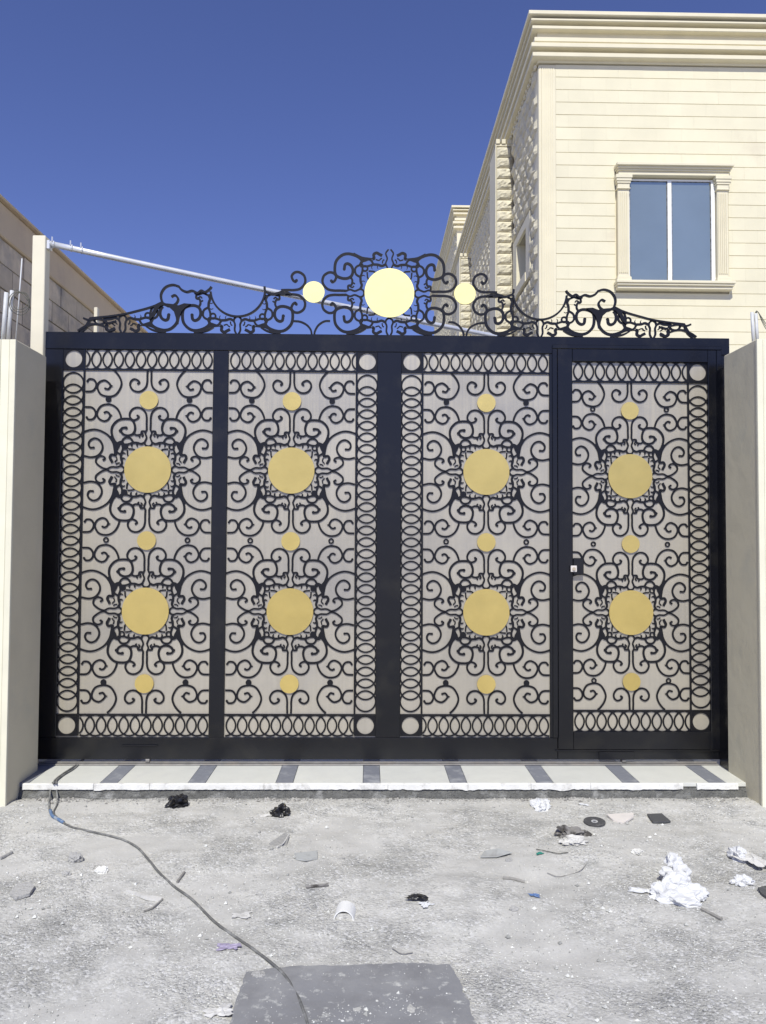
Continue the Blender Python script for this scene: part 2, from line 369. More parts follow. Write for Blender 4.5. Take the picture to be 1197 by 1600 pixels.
# ------------------------------------------------------------------ gate pillars
def pillar(x_in, sgn, z_top, label, yf, yb):
    p = empty('gate_pillar', (x_in+sgn*.35, (yf+yb)/2, 0), label, 'pillar', 'pillars either side of the gate')
    # sgn: direction away from the opening
    n = 60
    mb = MB(); X = lambda d: x_in+sgn*d
    x0, x1 = sorted((X(.0), X(1.4)))
    mb.cbox(x0, x1, yf+.016, yb, -.05, z_top, .006); part(mb, 'plastered_core', 'plaster', p)
    cuts = (.0, .032, .083, .30, .62, 1.0, 1.4)
    for a, b in zip(cuts, cuts[1:]):
        u0, u1 = sorted((X(a+.0012 if a else -.004), X(b-.0012)))
        zz = [(-.05, z_top-.004)] if b < .1 else [(-.05, .58), (.583, 1.22), (1.223, 1.86), (1.863, z_top-.004)]
        for z0, z1 in zz:
            mb = MB(); mb.cbox(u0, u1, yf-(.004 if a == 0 else 0), yf+.015, z0, z1, .002); part(mb, 'facing_slab', 'tile', p)
    return p
pillar(-2.072, -1, 2.69, 'left gate pillar, greenish cream, with two conduits and a wire coil on top', 4.49, 4.925)
pillar(2.288, 1, 2.73, 'right gate pillar, greenish cream, standing below the cream house', 4.47, 4.90)

# ------------------------------------------------------------------ conduits, rod and wires on the pillars
def tube_thing(name, pts, r, m, label, cat, group=None, n=10, smooth=True, hollow=False):
    mb = MB(); mb.tube(pts, r, n)
    if hollow:
        e = Vector(pts[-1]); d = (e-Vector(pts[0])).normalized()
        mb.tube([e-d*.004, e+d*.001], r*1.03, n)
    return tag(mb.obj(name, m, smooth=smooth, origin=pts[0]), label, cat, group)
def PY(px, py, Y): x, z = onY(px, py, Y); return (x, Y, z)
tube_thing('conduit', [PY(4, 540, 4.62), PY(10, 457, 4.60)], .0125, 'pvc', 'leftmost grey conduit standing on the left pillar', 'conduit')
tube_thing('conduit', [PY(11.5, 540, 4.64), PY(19, 454, 4.62)], .0125, 'pvc', 'grey conduit beside the wire coil on the left pillar', 'conduit')
tube_thing('steel_rod', [PY(24, 540, 4.75), PY(30, 465, 4.74), PY(34.5, 404, 4.73)], .0042, 'pvc', 'thin pale rod rising behind the conduits on the left pillar', 'rod', n=6)
tube_thing('conduit', [PY(1178, 545, 4.60), PY(1175, 488, 4.59)], .0096, 'pvc', 'left one of two grey conduits on the right pillar', 'conduit')
tube_thing('conduit', [PY(1184, 543, 4.60), PY(1181, 490, 4.59)], .0096, 'pvc', 'grey conduit with loose wires leaving its top, right pillar', 'conduit')
w = MB()
for k in range(3):
    cx_, cz_ = onY(33-k*1.5, 470+k*2, 4.62); P = []
    for i in range(22):
        a = 2*pi*i/18+k; P.append((cx_+cos(a)*(.046+.004*k), 4.62+.02*sin(a*1.0+k), cz_+sin(a)*(.060+.004*k)))
    w.tube(P, .0022, 5)
w.tube(cat_rom([PY(19, 453, 4.62), PY(30, 455, 4.62), PY(44, 470, 4.62)], 4), .0022, 5)
tag(w.obj('wire_coil', 'wire', smooth=True, origin=PY(30, 470, 4.62)), 'loose coil of dark wire hanging from the conduits on the left pillar', 'wire')
w = MB()
for k in range(3):
    w.tube(cat_rom([PY(1180+k, 489, 4.59), PY(1183+k, 486+k, 4.59), PY(1191, 497+3*k, 4.60), PY(1199, 508+4*k, 4.60), PY(1215, 520+3*k, 4.6)], 5), .0021, 5)
tag(w.obj('wire_bundle', 'wire', smooth=True, origin=PY(1181, 489, 4.59)), 'loose dark wires bending down from the conduits on the right pillar', 'wire')

# ------------------------------------------------------------------ cream post and brace pipe behind the gate
po = empty('steel_post', (-2.255, 5.27, 0), 'tall square cream post behind the left end of the gate', 'post')
mb = MB(); mb.cbox(-2.30, -2.212, 5.20, 5.28, 0, 3.585, .004); part(mb, 'shaft', 'post', po)
mb = MB(); mb.cbox(-2.2115, -2.19, 5.215, 5.265, 3.50, 3.56, .002); part(mb, 'bracket', 'gal', po)
A_ = Vector(PY(79, 381, 5.24)); B_ = Vector(PY(770, 522, 6.4)); E_ = A_+(B_-A_)*1.30
pp = [A_+(E_-A_)*t_+Vector((0, 0, -.05*4*t_*(1-t_)*.4)) for t_ in [i/12 for i in range(13)]]
pi_ = empty('brace_pipe', tuple(A_), 'long galvanised pipe sloping from the post top down behind the crest', 'pipe')
mb = MB(); mb.tube(pp, .0205, 14); part(mb, 'tube', 'gal', pi_, smooth=True)
for t_ in (.004, .030, .045):
    c_ = A_+(E_-A_)*t_; d_ = (E_-A_).normalized()
    mb = MB(); mb.tube([c_-d_*.004, c_+d_*.004], .026, 12); mb.tube([c_+Vector((0, -.02, .015)), c_+Vector((0, -.02, .045))], .005, 6); part(mb, 'clamp', 'gal', pi_)
sp = MB(); sp.cbox(E_.x-.03, E_.x+.03, E_.y+.021, E_.y+.08, 0, E_.z+.03, .004)
tag(sp.obj('steel_post', 'post', origin=(E_.x, E_.y+.05, 0)), 'cream post carrying the far end of the galvanised pipe behind the gate', 'post')
x_, z_ = onY(149, 480, 6.6)
sp = MB(); sp.cbox(x_-.012, x_+.018, 6.6, 6.65, 0, z_, .003)
tag(sp.obj('steel_post', 'post', origin=(x_, 6.6, 0)), 'short pale post seen over the gate top beside the block wall', 'post')

# ------------------------------------------------------------------ neighbouring block wall (left)
nw = empty('block_wall', (-3.0, 10, 0), 'grey concrete block building wall with brown plaster band, left of the gate', 'wall')
WX = -3.0
mb = MB(); mb.box(WX-1.2, WX-.008, 5.2, 26, -.05, 3.95); part(mb, 'mortar_core', 'mortar', nw)
bm_ = []
for v in range(6):
    q = MB(); w_, h_ = .388, .188; nx_, nz_ = 5, 3; V = []; F = []
    for j in range(nz_+1):
        for i in range(nx_+1):
            b_ = 0 if i in (0, nx_) or j in (0, nz_) else random.uniform(.000, .006)
            V.append((w_*(i/nx_-.5), -.012-b_, h_*(j/nz_-.5)))
    for j in range(nz_):
        for i in range(nx_): a = j*(nx_+1)+i; F.append((a, a+1, a+nx_+2, a+nx_+1))
    q.add(V, F); q.box(-w_/2, w_/2, -.0119, .02, -h_/2, h_/2); bm_.append(q.mesh('concrete_block', 'block'))
for r_ in range(8):
    z0 = 3.95-.2*(r_+1)
    for i in range(30):
        y = 5.6+.4*i+(.2 if r_ % 2 else 0)
        o = link('concrete_block', random.choice(bm_), nw, (random.uniform(-.004, .004), y-10, z0+.1)); o.rotation_euler = (0, 0, pi/2)
mb = MB(); mb.cbox(WX-1.2, WX+.035, 5.2, 26, 3.952, 4.22, .01); part(mb, 'plaster_band', 'plband', nw)
mb = MB(); mb.cbox(WX-1.2, WX+.075, 5.2, 26, 4.222, 4.245, .006); part(mb, 'coping', 'plband', nw)

# ------------------------------------------------------------------ the cream house (right)
HX, HY = 2.777, 12.5
house = empty('house', (HX+3.5, HY+6, 0), 'cream stone villa with one white framed window, behind the gate', 'house')
HO = -Vector(house.location)
CH = .213; ZT = 9.46
mb = MB(); mb.box(HX+.30, HX+8.5, HY+.03, HY+12.4, -.05, 9.5)
for q in ((HY+.0301, 13.43, -.05, 9.5), (14.30, HY+12.4, -.05, 9.5), (13.431, 14.299, -.05, 6.28), (13.431, 14.299, 7.09, 9.5)): mb.box(HX+.03, HX+.2995, *q)
part(mb, 'wall_core', 'joint', house)
mb = MB(); mb.cbox(HX, HX+.045, HY, HY+.4, -.05, 9.45, .006)
for k in range(7):
    a = HX+.018+k*.036; mb.box(a, a+.022, HY-.006, HY+.03, .1, 9.43)
mb.box(HX+.046, HX+.285, HY+.001, HY+.03, -.05, 9.45)
part(mb, 'corner_strip', 'trim', house)
# facing courses on the front: long smooth stones, deep bed joints, hairline uprights
stone_cache = {}
def facing(w_):
    k = round(w_, 3)
    if k not in stone_cache:
        q = MB(); h_ = CH
        V = [(-w_/2, 0, .010), (w_/2, 0, .010), (w_/2, 0, h_-.003), (-w_/2, 0, h_-.003), (-w_/2, .016, -.0005), (w_/2, .016, -.0005), (w_/2, .004, h_-.0005), (-w_/2, .004, h_-.0005),
             (-w_/2, .03, -.0005), (w_/2, .03, -.0005), (w_/2, .03, h_-.0005), (-w_/2, .03, h_-.0005)]
        F = [(0,1,2,3), (4,5,1,0), (3,2,6,7), (8,9,5,4), (7,6,10,11), (4,0,3,7,11,8), (9,10,6,2,1,5)]
        q.add(V, F); stone_cache[k] = q.mesh('facing_stone', 'cream')
    return stone_cache[k]
xa, xb = HX+.287, HX+8.5
win = (4.03, 5.96, 5.69, 7.745)
nparts = 0; low = MB()
r0 = ZT
nrow = int(9.3/CH)
for r_ in range(nrow):
    z0 = ZT-CH*(r_+1)
    x = xa; first = True
    while x < xb-.01:
        w_ = (.42 if r_ % 2 else .21) if first else .42
        first = False
        w_ = min(w_, xb-x)
        segs = [(x, x+w_)]
        if z0 < win[3]-.02 and z0+CH > win[2]+.02:
            segs = []
            if x < win[0]: segs.append((x, min(x+w_, win[0]+.02)))
            if x+w_ > win[1]: segs.append((max(x, win[1]-.02), x+w_))
        for a, b in segs:
            if b-a < .02: continue
            vis = z0 > 3.9 and a < 7.3
            if vis and nparts < 300:
                o = link('facing_stone', facing(b-a-.0007), house, ((a+b)/2+HO.x, HY+HO.y+random.uniform(-.0012, .0012), z0)); nparts += 1
            else:
                me = facing(b-a-.0007)
                low.add([(v.co.x+(a+b)/2, v.co.y+HY, v.co.z+z0) for v in me.vertices], [tuple(p.vertices) for p in me.polygons])
        x += w_
o = part(low, 'facing_courses', 'cream', house); tag(o, kind='stuff')
# split-face stones on the side wall and on the buttresses
def split_mesh(w_, h_, bulge, name='split_stone'):
    q = MB(); nx_, nz_ = 6, 5; V = []; F = []; sd_ = random.random()*90
    for j in range(nz_+1):
        for i in range(nx_+1):
            e = (i in (0, nx_)) or (j in (0, nz_))
            n_ = noise.noise(Vector((i*.9+sd_, j*1.1, sd_)))
            b_ = -.012 if e else -.012-bulge*(.75+.65*n_+.25*sin(pi*j/nz_))
            jx = 0 if e else random.uniform(-.01, .01)
            V.append((w_*(i/nx_-.5)+jx, b_, h_*(j/nz_-.5)+(0 if e else random.uniform(-.008, .008))))
    for j in range(nz_):
        for i in range(nx_): a = j*(nx_+1)+i; F.append((a, a+1, a+nx_+2, a+nx_+1))
    q.add(V, F); q.box(-w_/2, w_/2, -.0118, .03, -h_/2, h_/2); return q
spl = [split_mesh(.380, CH-.022, .042) for _ in range(8)]
splm = [q.mesh('split_stone', 'split') for q in spl]
SW = (13.43, 14.30, 6.28, 7.09)
cnt = 0; far = MB()
for r_ in range(nrow+2):
    z0 = ZT-CH*(r_+1)+CH/2
    if z0 < .1: break
    y = HY+.30+(.2 if r_ % 2 else 0)
    while y < HY+12.3:
        hid = (14.80 < y < 15.6) or (20.85 < y < 21.6)
        hid = hid or (SW[0]-.36 < y < SW[1]+.36 and SW[2]-.14 < z0 < SW[3]+.14)
        if not hid:
            if z0 > 4.0 and y < 15 and cnt < 200:
                o = link('split_stone', random.choice(splm), house, (HX+.012+HO.x, y+HO.y, z0)); o.rotation_euler = (0, 0, -pi/2); cnt += 1
            elif z0 > 3.0:
                q = random.choice(spl)
                far.add([(HX+.012+v[1], y-v[0], z0+v[2]) for v in q.v], q.f)
        y += .40
# smooth bits of wall around the stones' gaps
for k, (yb_) in enumerate((14.86, 20.9)):
    mb = MB(); mb.box(HX-.30, HX+.02, yb_+.03, yb_+.70, -.05, 9.28)
    mb.cbox(HX-.335, HX-.312, yb_-.012, yb_+.70, -.05, 9.32, .003); part(mb, 'buttress', 'trim', house)
    mb = MB()
    for i in range(3): mb.cbox(HX-.325+.115*i, HX-.325+.115*i+.075, yb_-.035, yb_, 9.33, 9.42, .004)
    mb.box(HX-.335, HX+.02, yb_-.011, yb_+.7, 9.29, 9.33); part(mb, 'capital', 'trim', house)
    bs = [split_mesh(.305, CH-.012, .040) for _ in range(5)]; bsm = [q.mesh('boss_stone', 'split') for q in bs]
    for r_ in range(26):
        z0 = 9.28-CH*(r_+.5)
        link('boss_stone', random.choice(bsm), house, (HX-.152+HO.x, yb_+.012+HO.y, z0))
# taller rear block
RY = 25.0
mb = MB(); mb.box(HX+.07, HX+8, RY+.03, RY+9, -.05, 12.6); mb.cbox(HX+.06, HX+.5, RY-.01, RY+.4, -.05, 12.2, .006); part(mb, 'rear_block', 'trim', house)
for r_ in range(44):
    z0 = 11.9-CH*r_
    for i in range(20):
        y = RY+.35+.4*i+(.2 if r_ % 2 else 0); q = random.choice(spl)
        far.add([(HX+.06+v[1], y-v[0], z0+v[2]) for v in q.v], q.f)
tag(part(far, 'split_stones', 'split', house), kind='stuff')
# cornices: projecting bands over shaded recesses, on front and side
def cornice(x0, y0, y1, x1, zs, bands, name='cornice'):
    for (p, za, zb) in bands:
        mb = MB()
        mb.cbox(x0-p, x1, y0-p, y1, za+zs, zb+zs, min(.006, (zb-za)/4))
        part(mb, name, 'trim', house)
def zat(y, Y): return onY(850, y, Y)[1]
bands = []
for (pj, ya, yb_) in ((.20, 15.5, 21.5), (.155, 28, 31.5), (.13, 39.5, 44.5), (.085, 57.5, 64.5), (.150, 65.8, 72.5), (.125, 81, 87.5)):
    bands.append((pj, zat(yb_, HY-pj), zat(ya, HY-pj)))
zc0, zc1 = bands[-1][1]-.02, bands[0][2]
core = [(.02, zc0-.02, bands[0][1]+.002)]
# slanted undersides between the bands
cornice(HX, HY, HY+12.45, HX+8.55, 0, bands)
cornice(HX, HY, HY+12.44, HX+8.54, 0, core, 'frieze')
dz = 12.50-zc1
cornice(HX+.06, RY, RY+9, HX+8, dz, bands); cornice(HX+.06, RY, RY+8.9, HX+7.9, dz, core, 'frieze')
mb = MB()
for i in range(70):
    y = HY+.05+i*.17
    mb.box(HX-.055, HX-.021, y, y+.09, zc0-.075, zc0-.022)
tag(part(mb, 'dentils', 'trim', house), kind='stuff')
mb = MB(); mb.box(HX+.0, HX+.03, HY+.41, HY+12.4, zc0-.19, zc0-.041); part(mb, 'side_frieze', 'trim', house)

# front window with its stone surround
def sub(mb, name, m, par, smooth=False):
    o = mb.obj(name, m, par, smooth); return o
wx0, wx1, wz0, wz1 = 4.281, 5.648, 5.81, 7.505
wf = MB(); fy = HY-.02
T = .034
wf.cbox(wx0-.02, wx1+.05, fy, fy+.05, wz0-.045, wz0+.004, .004)
wf.cbox(wx0-.02, wx1+.05, fy+.01, fy+.05, wz1, wz1+.03, .004)
wf.cbox(wx0-.028, wx0+.002, fy+.005, fy+.05, wz0+.0045, wz1-.0005, .004)
wf.cbox(wx1-.002, wx1+.062, fy+.005, fy+.05, wz0+.0045, wz1-.0005, .004)
mx = (wx0+wx1)/2-.01
wf.cbox(mx-.036, mx+.03, fy+.003, fy+.05, wz0+.0045, wz1-.0005, .004)
wo_ = part(wf, 'window', 'frame_white', house)
for a, b in ((wx0+.0025, mx-.0365), (mx+.0305, wx1-.0025)):
    g_ = MB(); g_.box(a, b, fy+.022, fy+.030, wz0+.005, wz1-.001); sub(g_, 'pane', 'glass', wo_)
    g_ = MB(); q = .012
    g_.box(a, a+q, fy+.014, fy+.0215, wz0+.005, wz1-.001); g_.box(b-q, b, fy+.014, fy+.0215, wz0+.005, wz1-.001)
    g_.box(a+q, b-q, fy+.014, fy+.0215, wz1-.001-q, wz1-.001)
    sub(g_, 'gasket', 'rag', wo_)
for a, b in ((4.07, 4.252), (5.722, 5.90)):
    mb = MB(); mb.box(a, b, HY-.075, HY+.028, 5.88, 7.33)
    n_ = 5; s_ = (b-a-.02)/n_
    for k in range(n_): mb.cbox(a+.012+k*s_, a+.012+k*s_+s_*.62, HY-.088, HY-.0745, 5.93, 7.28, .004)
    part(mb, 'fluted_pilaster', 'trim', house)
    mb = MB()
    for z0, z1, e in ((7.33, 7.345, .02), (7.346, 7.42, .008), (7.421, 7.455, .022), (7.456, 7.50, .034), (7.501, 7.56, .045)):
        mb.cbox(a-e, b+e, HY-.085-e, HY+.027, z0, z1, .003)
    part(mb, 'pilaster_capital', 'trim', house)
    mb = MB()
    for z0, z1, e in ((5.86, 5.879, .012), (5.79, 5.859, .026)): mb.cbox(a-e, b+e, HY-.085-e, HY+.027, z0, z1, .003)
    part(mb, 'pilaster_base', 'trim', house)
mb = MB()
for z0, z1, p_ in ((7.561, 7.625, .10), (7.6255, 7.655, .125), (7.6555, 7.69, .15), (7.6905, 7.74, .185)):
    mb.cbox(win[0]-.0+.10-p_*.55, win[1]-.10+p_*.55, HY-p_, HY+.027, z0, z1, .006)
part(mb, 'window_lintel', 'trim', house)
mb = MB()
for z0, z1, p_ in ((5.745, 5.789, .17), (5.71, 5.7445, .15), (5.66, 5.7095, .12)):
    mb.cbox(win[0]+.08-p_*.55, win[1]-.08+p_*.55, HY-p_, HY+.027, z0, z1, .006)
part(mb, 'window_sill', 'trim', house)
mb = MB(); mb.box(4.252, 4.2525+.002, HY-.07, HY+.028, 5.79, 7.56)
mb.box(4.0301, 5.9599, HY+.0285, HY+.03, 5.66, 7.74); part(mb, 'window_backing', 'trim', house)
# side window: opening framed by smooth bands, deep reveal with dark glass
y0, y1, z0, z1 = SW
mb = MB()
mb.box(HX-.03, HX+.02, y0-.34, y0, z0-.16, z1+.16); mb.box(HX-.03, HX+.02, y1, y1+.34, z0-.16, z1+.16)
mb.box(HX-.03, HX+.02, y0, y1, z1, z1+.16); mb.box(HX-.045, HX+.02, y0, y1, z0-.16, z0)
mb.box(HX+.0205, HX+.24, y1-.02, y1-.001, z0, z1); mb.box(HX+.0205, HX+.24, y0, y1-.0205, z0, z0+.02)
wo2 = part(mb, 'window', 'trim', house)
g_ = MB(); g_.box(HX+.20, HX+.21, y0, y1-.021, z0+.0205, z1); sub(g_, 'pane', 'glass', wo2)

# ------------------------------------------------------------------ THE GATE
GY = 5.05
gate = empty('gate', (.13, GY, .1), 'wide black gate with scrollwork, gold discs and a crest, wicket door at right', 'gate')
GO = -Vector(gate.location)
def gp(mb, name, m, smooth=False): return part(mb, name, m, gate, smooth)
BL = 'black'
F0, F1 = GY-.012, GY+.045           # frame front / back
def bar(name, x0, x1, z0, z1, y0=F0, y1=F1, c=.003, par=None):
    mb = MB(); mb.cbox(x0, x1, y0, y1, z0, z1, c)
    return gp(mb, name, BL) if par is None else sub(mb, name, BL, par)
ZTOP = 2.882
bar('top_rail', -2.13, 2.392, 2.768, ZTOP)
bar('bottom_rail', -2.13, 1.236, .106, .246)
bar('stile', -2.13, -2.012, .2465, 2.7675)
bar('stile', -1.032, -.932, .2465, 2.7675)
bar('stile', .047, .208, .2465, 2.7675)
bar('stile', 1.186, 1.236, .2465, 2.7675)
bar('stile', 2.302, 2.392, .106, 2.7675)
bar('bottom_rail', 1.2365, 2.3015, .106, .168)
bar('jamb_post', 2.296, 2.392, .07, 2.66, GY-.14, GY-.0125)       # hinge post in front of the right end
#bar('gate_stop', -2.20, -2.131, .07, 2.875, GY-.02, GY+.05)
# wicket door leaf (frame), its parts are sub-parts
door = MB()
DF0 = GY-.020
for a, b, c_, d in ((1.239, 1.338, .171, 2.7995), (2.242, 2.2995, .171, 2.7995)): door.cbox(a, b, DF0, GY+.03, c_, d, .003)
door.cbox(1.3382, 2.2418, DF0, GY+.03, 2.716, 2.7995, .003); door.cbox(1.3382, 2.2418, DF0, GY+.03, .171, .287, .003)
wd = gp(door, 'wicket_door', BL); wd['label'] = 'narrow wicket door with its lock, right end of the gate'
# raised cover strip round the door
mb = MB(); mb.cbox(1.205, 2.335, F0-.010, F0-.0005, 2.800, 2.826, .003); mb.cbox(1.205, 1.2375, F0-.0098, F0-.0005, .246, 2.7995, .003); mb.cbox(2.301, 2.335, F0-.0098, F0-.0005, 2.66, 2.7995, .003)
gp(mb, 'cover_strip', BL)
mb = MB(); mb.cbox(1.22, 2.36, F0-.012, F0-.0005, .160, .1695, .002); gp(mb, 'drip_strip', BL)
# hinges and wheel housings
for x in (-1.47, 1.62):
    mb = MB(); mb.cbox(x-.115, x+.115, F0-.010, F0-.0004, .192 if x < 0 else .108, .200 if x < 0 else .158, .002); gp(mb, 'wheel_cover', BL)
    mb = MB(); mb.tube([(x-.012+.05, GY+.01, .098), (x+.012+.05, GY+.01, .098)], .024, 14); gp(mb, 'wheel', 'rail')
for z in (2.56, .9):
    mb = MB(); mb.tube([(2.300, GY-.152, z-.045), (2.300, GY-.152, z+.045)], .013, 10); mb.cbox(2.285, 2.32, GY-.1500, GY-.1402, z-.04, z+.04, .002); gp(mb, 'hinge', BL)

# ---- ornament library: strokes traced for the upper right quarter of one unit, unit = 0.703 mm
U = 7.03e-4
LW = 17.5
ST = {
 'stem':  (LW, [(17,372),(19,433),(19,483),(30,533),(63,568),(103,581),(148,568),(176,528),(173,488),(143,463),(108,473),(92,494),(104,504)]),
 'corner':(LW, [(254,470),(263,511),(288,561),(328,596),(373,609),(428,601),(463,571),(481,521),(463,476),(418,452),(383,461),(363,486),(360,506),(372,529),(393,539),(410,532)]),
 'edge':  (LW, [(590,583),(528,578),(497,543),(494,503),(518,470),(558,466),(575,486)]),
 'curl':  (LW+3, [(252,248),(288,243),(323,283),(343,353),(330,413),(278,463),(208,475),(153,463),(128,413),(128,363),(153,328),(198,318),(238,333),(256,362),(246,386),(208,393)]),
 'arch':  (LW, [(306,140),(313,193),(328,253),(368,313),(428,353),(488,371),(540,368),(592,352)]),
 'spiral':(LW, [(592,125),(528,113),(468,128),(430,173),(424,223),(453,273),(498,290),(538,270),(553,236),(538,204),(506,203)]),
 'side':  (LW-1, [(378,3),(415,12),(452,34),(481,65),(476,103),(443,125),(410,118),(398,99),(412,89)]),
}
ENDCORNER = [(338,934),(307,906),(274,860),(258,802),(278,742),(318,695),(378,682),(448,702),(481,762),(468,812),(418,834),(378,812),(360,782),(380,752),(408,757)]
ROS = [  # (width or widths, points, closed)
 (LW-2, [(17,374),(30,340),(17,300),(34,255),(24,228),(0,219)]),
 (LW, [(22,356),(62,358),(70,330),(108,322),(135,333),(150,326)]),
 (12, [(60,345),(48,322),(62,308)]), (12, [(72,330),(88,314),(78,300)]),
 (LW, [(140,254),(166,292),(212,298),(240,272),(246,226)]),
 (LW, [(140,254),(190,236),(242,236)]),
 (LW+3, [(34,254),(66,240),(100,250),(142,252)]),
 ([17, 14, 5], [(98,248),(106,228),(98,212)]), ([17, 14, 5], [(146,248),(156,226),(148,210)]), 
 (13, [(118,172),(132,188),(156,192),(184,194)]),
]
ROS_D = [ (12, 216, 213, 20, 10) ]
SIDE = [
 (LW-2, [(382,2),(338,24),(288,22),(258,32),(232,25),(215,0)]),
 (LW, [(254,140),(292,166),(298,212),(272,240),(226,246)]),
 (LW, [(254,140),(236,190),(236,242)]),
 (LW+3, [(254,34),(240,66),(250,100),(252,142)]),
 ([17, 14, 5], [(248,98),(228,106),(212,98)]), ([17, 14, 5], [(248,146),(226,156),(210,148)]),
 (13, [(172,118),(188,132),(192,156),(193,182)]),
 (LW+6, [(300,150),(306,134),(340,138),(354,112),(342,88),(330,64)]),
 (10, [(296,120),(288,92),(300,80),(308,66)]), (10, [(262,62),(286,58),(296,46)]),
 ([8, 40, 46, 26, 10], [(304,140),(302,190),(306,232),(322,262),(352,312)]),
 ([10, 34, 34, 8], [(292,176),(284,214),(272,246),(240,268)]),
]
def prep(pts, w, n=5):
    P = cat_rom([Vector((a, b)) for a, b in pts], n)
    if isinstance(w, list):
        m = len(P); W = []
        for i in range(m):
            t_ = i/(m-1)*(len(w)-1); k = min(int(t_), len(w)-2); W.append(w[k]*(1-t_+k)+w[k+1]*(t_-k))
        return P, W
    return P, [w]*len(P)
def put(mb, P, W, fx, fz, y0, y1, xf, clip=None):
    Q = [xf(Vector((p.x*fx, p.y*fz))) for p in P]; s = xf.s
    runs = [[]]
    for q, w_ in zip(Q, W):
        if clip is None or clip(q): runs[-1].append((q, w_*s))
        elif runs[-1]: runs.append([])
    for r_ in runs:
        if len(r_) > 1: ribbon(mb, [a for a, b in r_], [b for a, b in r_], y0, y1)
class XF:
    def __init__(s, cx, cz, ux, uz, swap=False): s.c = (cx, cz, ux, uz, swap); s.s = (ux+uz)/2
    def __call__(s, p):
        cx, cz, ux, uz, sw = s.c
        if sw: p = Vector((p.y, p.x))
        return Vector((cx+p.x*ux, cz+p.y*uz))
LY0, LY1 = GY-.004, GY              # lattice sheet
def blob(mb, x, z, r, y0, y1): disc(mb, x, z, r, y0, y1, 12)
cache = {}
def stroke_obj(kind, pts, w, fx, fz, ux, uz, par, cx, cz, lay):
    key = (kind, fx, fz, ux, uz)
    if key not in cache:
        mb = MB(); P, W = prep(pts, w); dy = -.00015*lay
        put(mb, P, W, fx, fz, -.004+dy, 0, XF(0, 0, ux, uz))
        e = P[-1]
        if kind in ('curl',): blob(mb, 208*fx*ux, 389*fz*uz, 14*ux, -.0045+dy, -.0001); blob(mb, 262*fx*ux, 362*fz*uz, 15*ux, -.0046+dy, -.0001)
        elif kind in ('corner', 'endcorner'):
            zz = 506 if kind == 'corner' else 782
            blob(mb, e.x*fx*ux, e.y*fz*uz, 10*ux, -.0045+dy, -.0001)
            mb.add([((360-6)*fx*ux, -.0043+dy, (zz+12)*fz*uz), ((360-26)*fx*ux, -.0043+dy, zz*fz*uz), ((360-6)*fx*ux, -.0043+dy, (zz-12)*fz*uz)], [(0,1,2)])
        else: blob(mb, e.x*fx*ux, e.y*fz*uz, 10.5*ux, -.0045+dy, -.0001)
        cache[key] = mb.mesh('scroll', 'blackmatt')
    return link('scroll', cache[key], par, (cx, GY, cz))
def ros_mesh(ux, uz, fill):
    mb = MB(); lay = 0
    for fx in (1, -1):
        for fz in (1, -1):
            for (w_, pts) in ROS+SIDE:
                P, W = prep(pts, w_, 3); lay += 1
                put(mb, P, W, fx, fz, -.004-.00002*lay, 0, XF(0, 0, ux, uz))
            disc(mb, 216*fx*ux, 213*fz*uz, 30*ux, -.0055, 0, 16, hole=0 if (fx, fz) in fill else 16*ux)
    return mb.mesh('rosette', 'blackmatt')
random.seed(11)
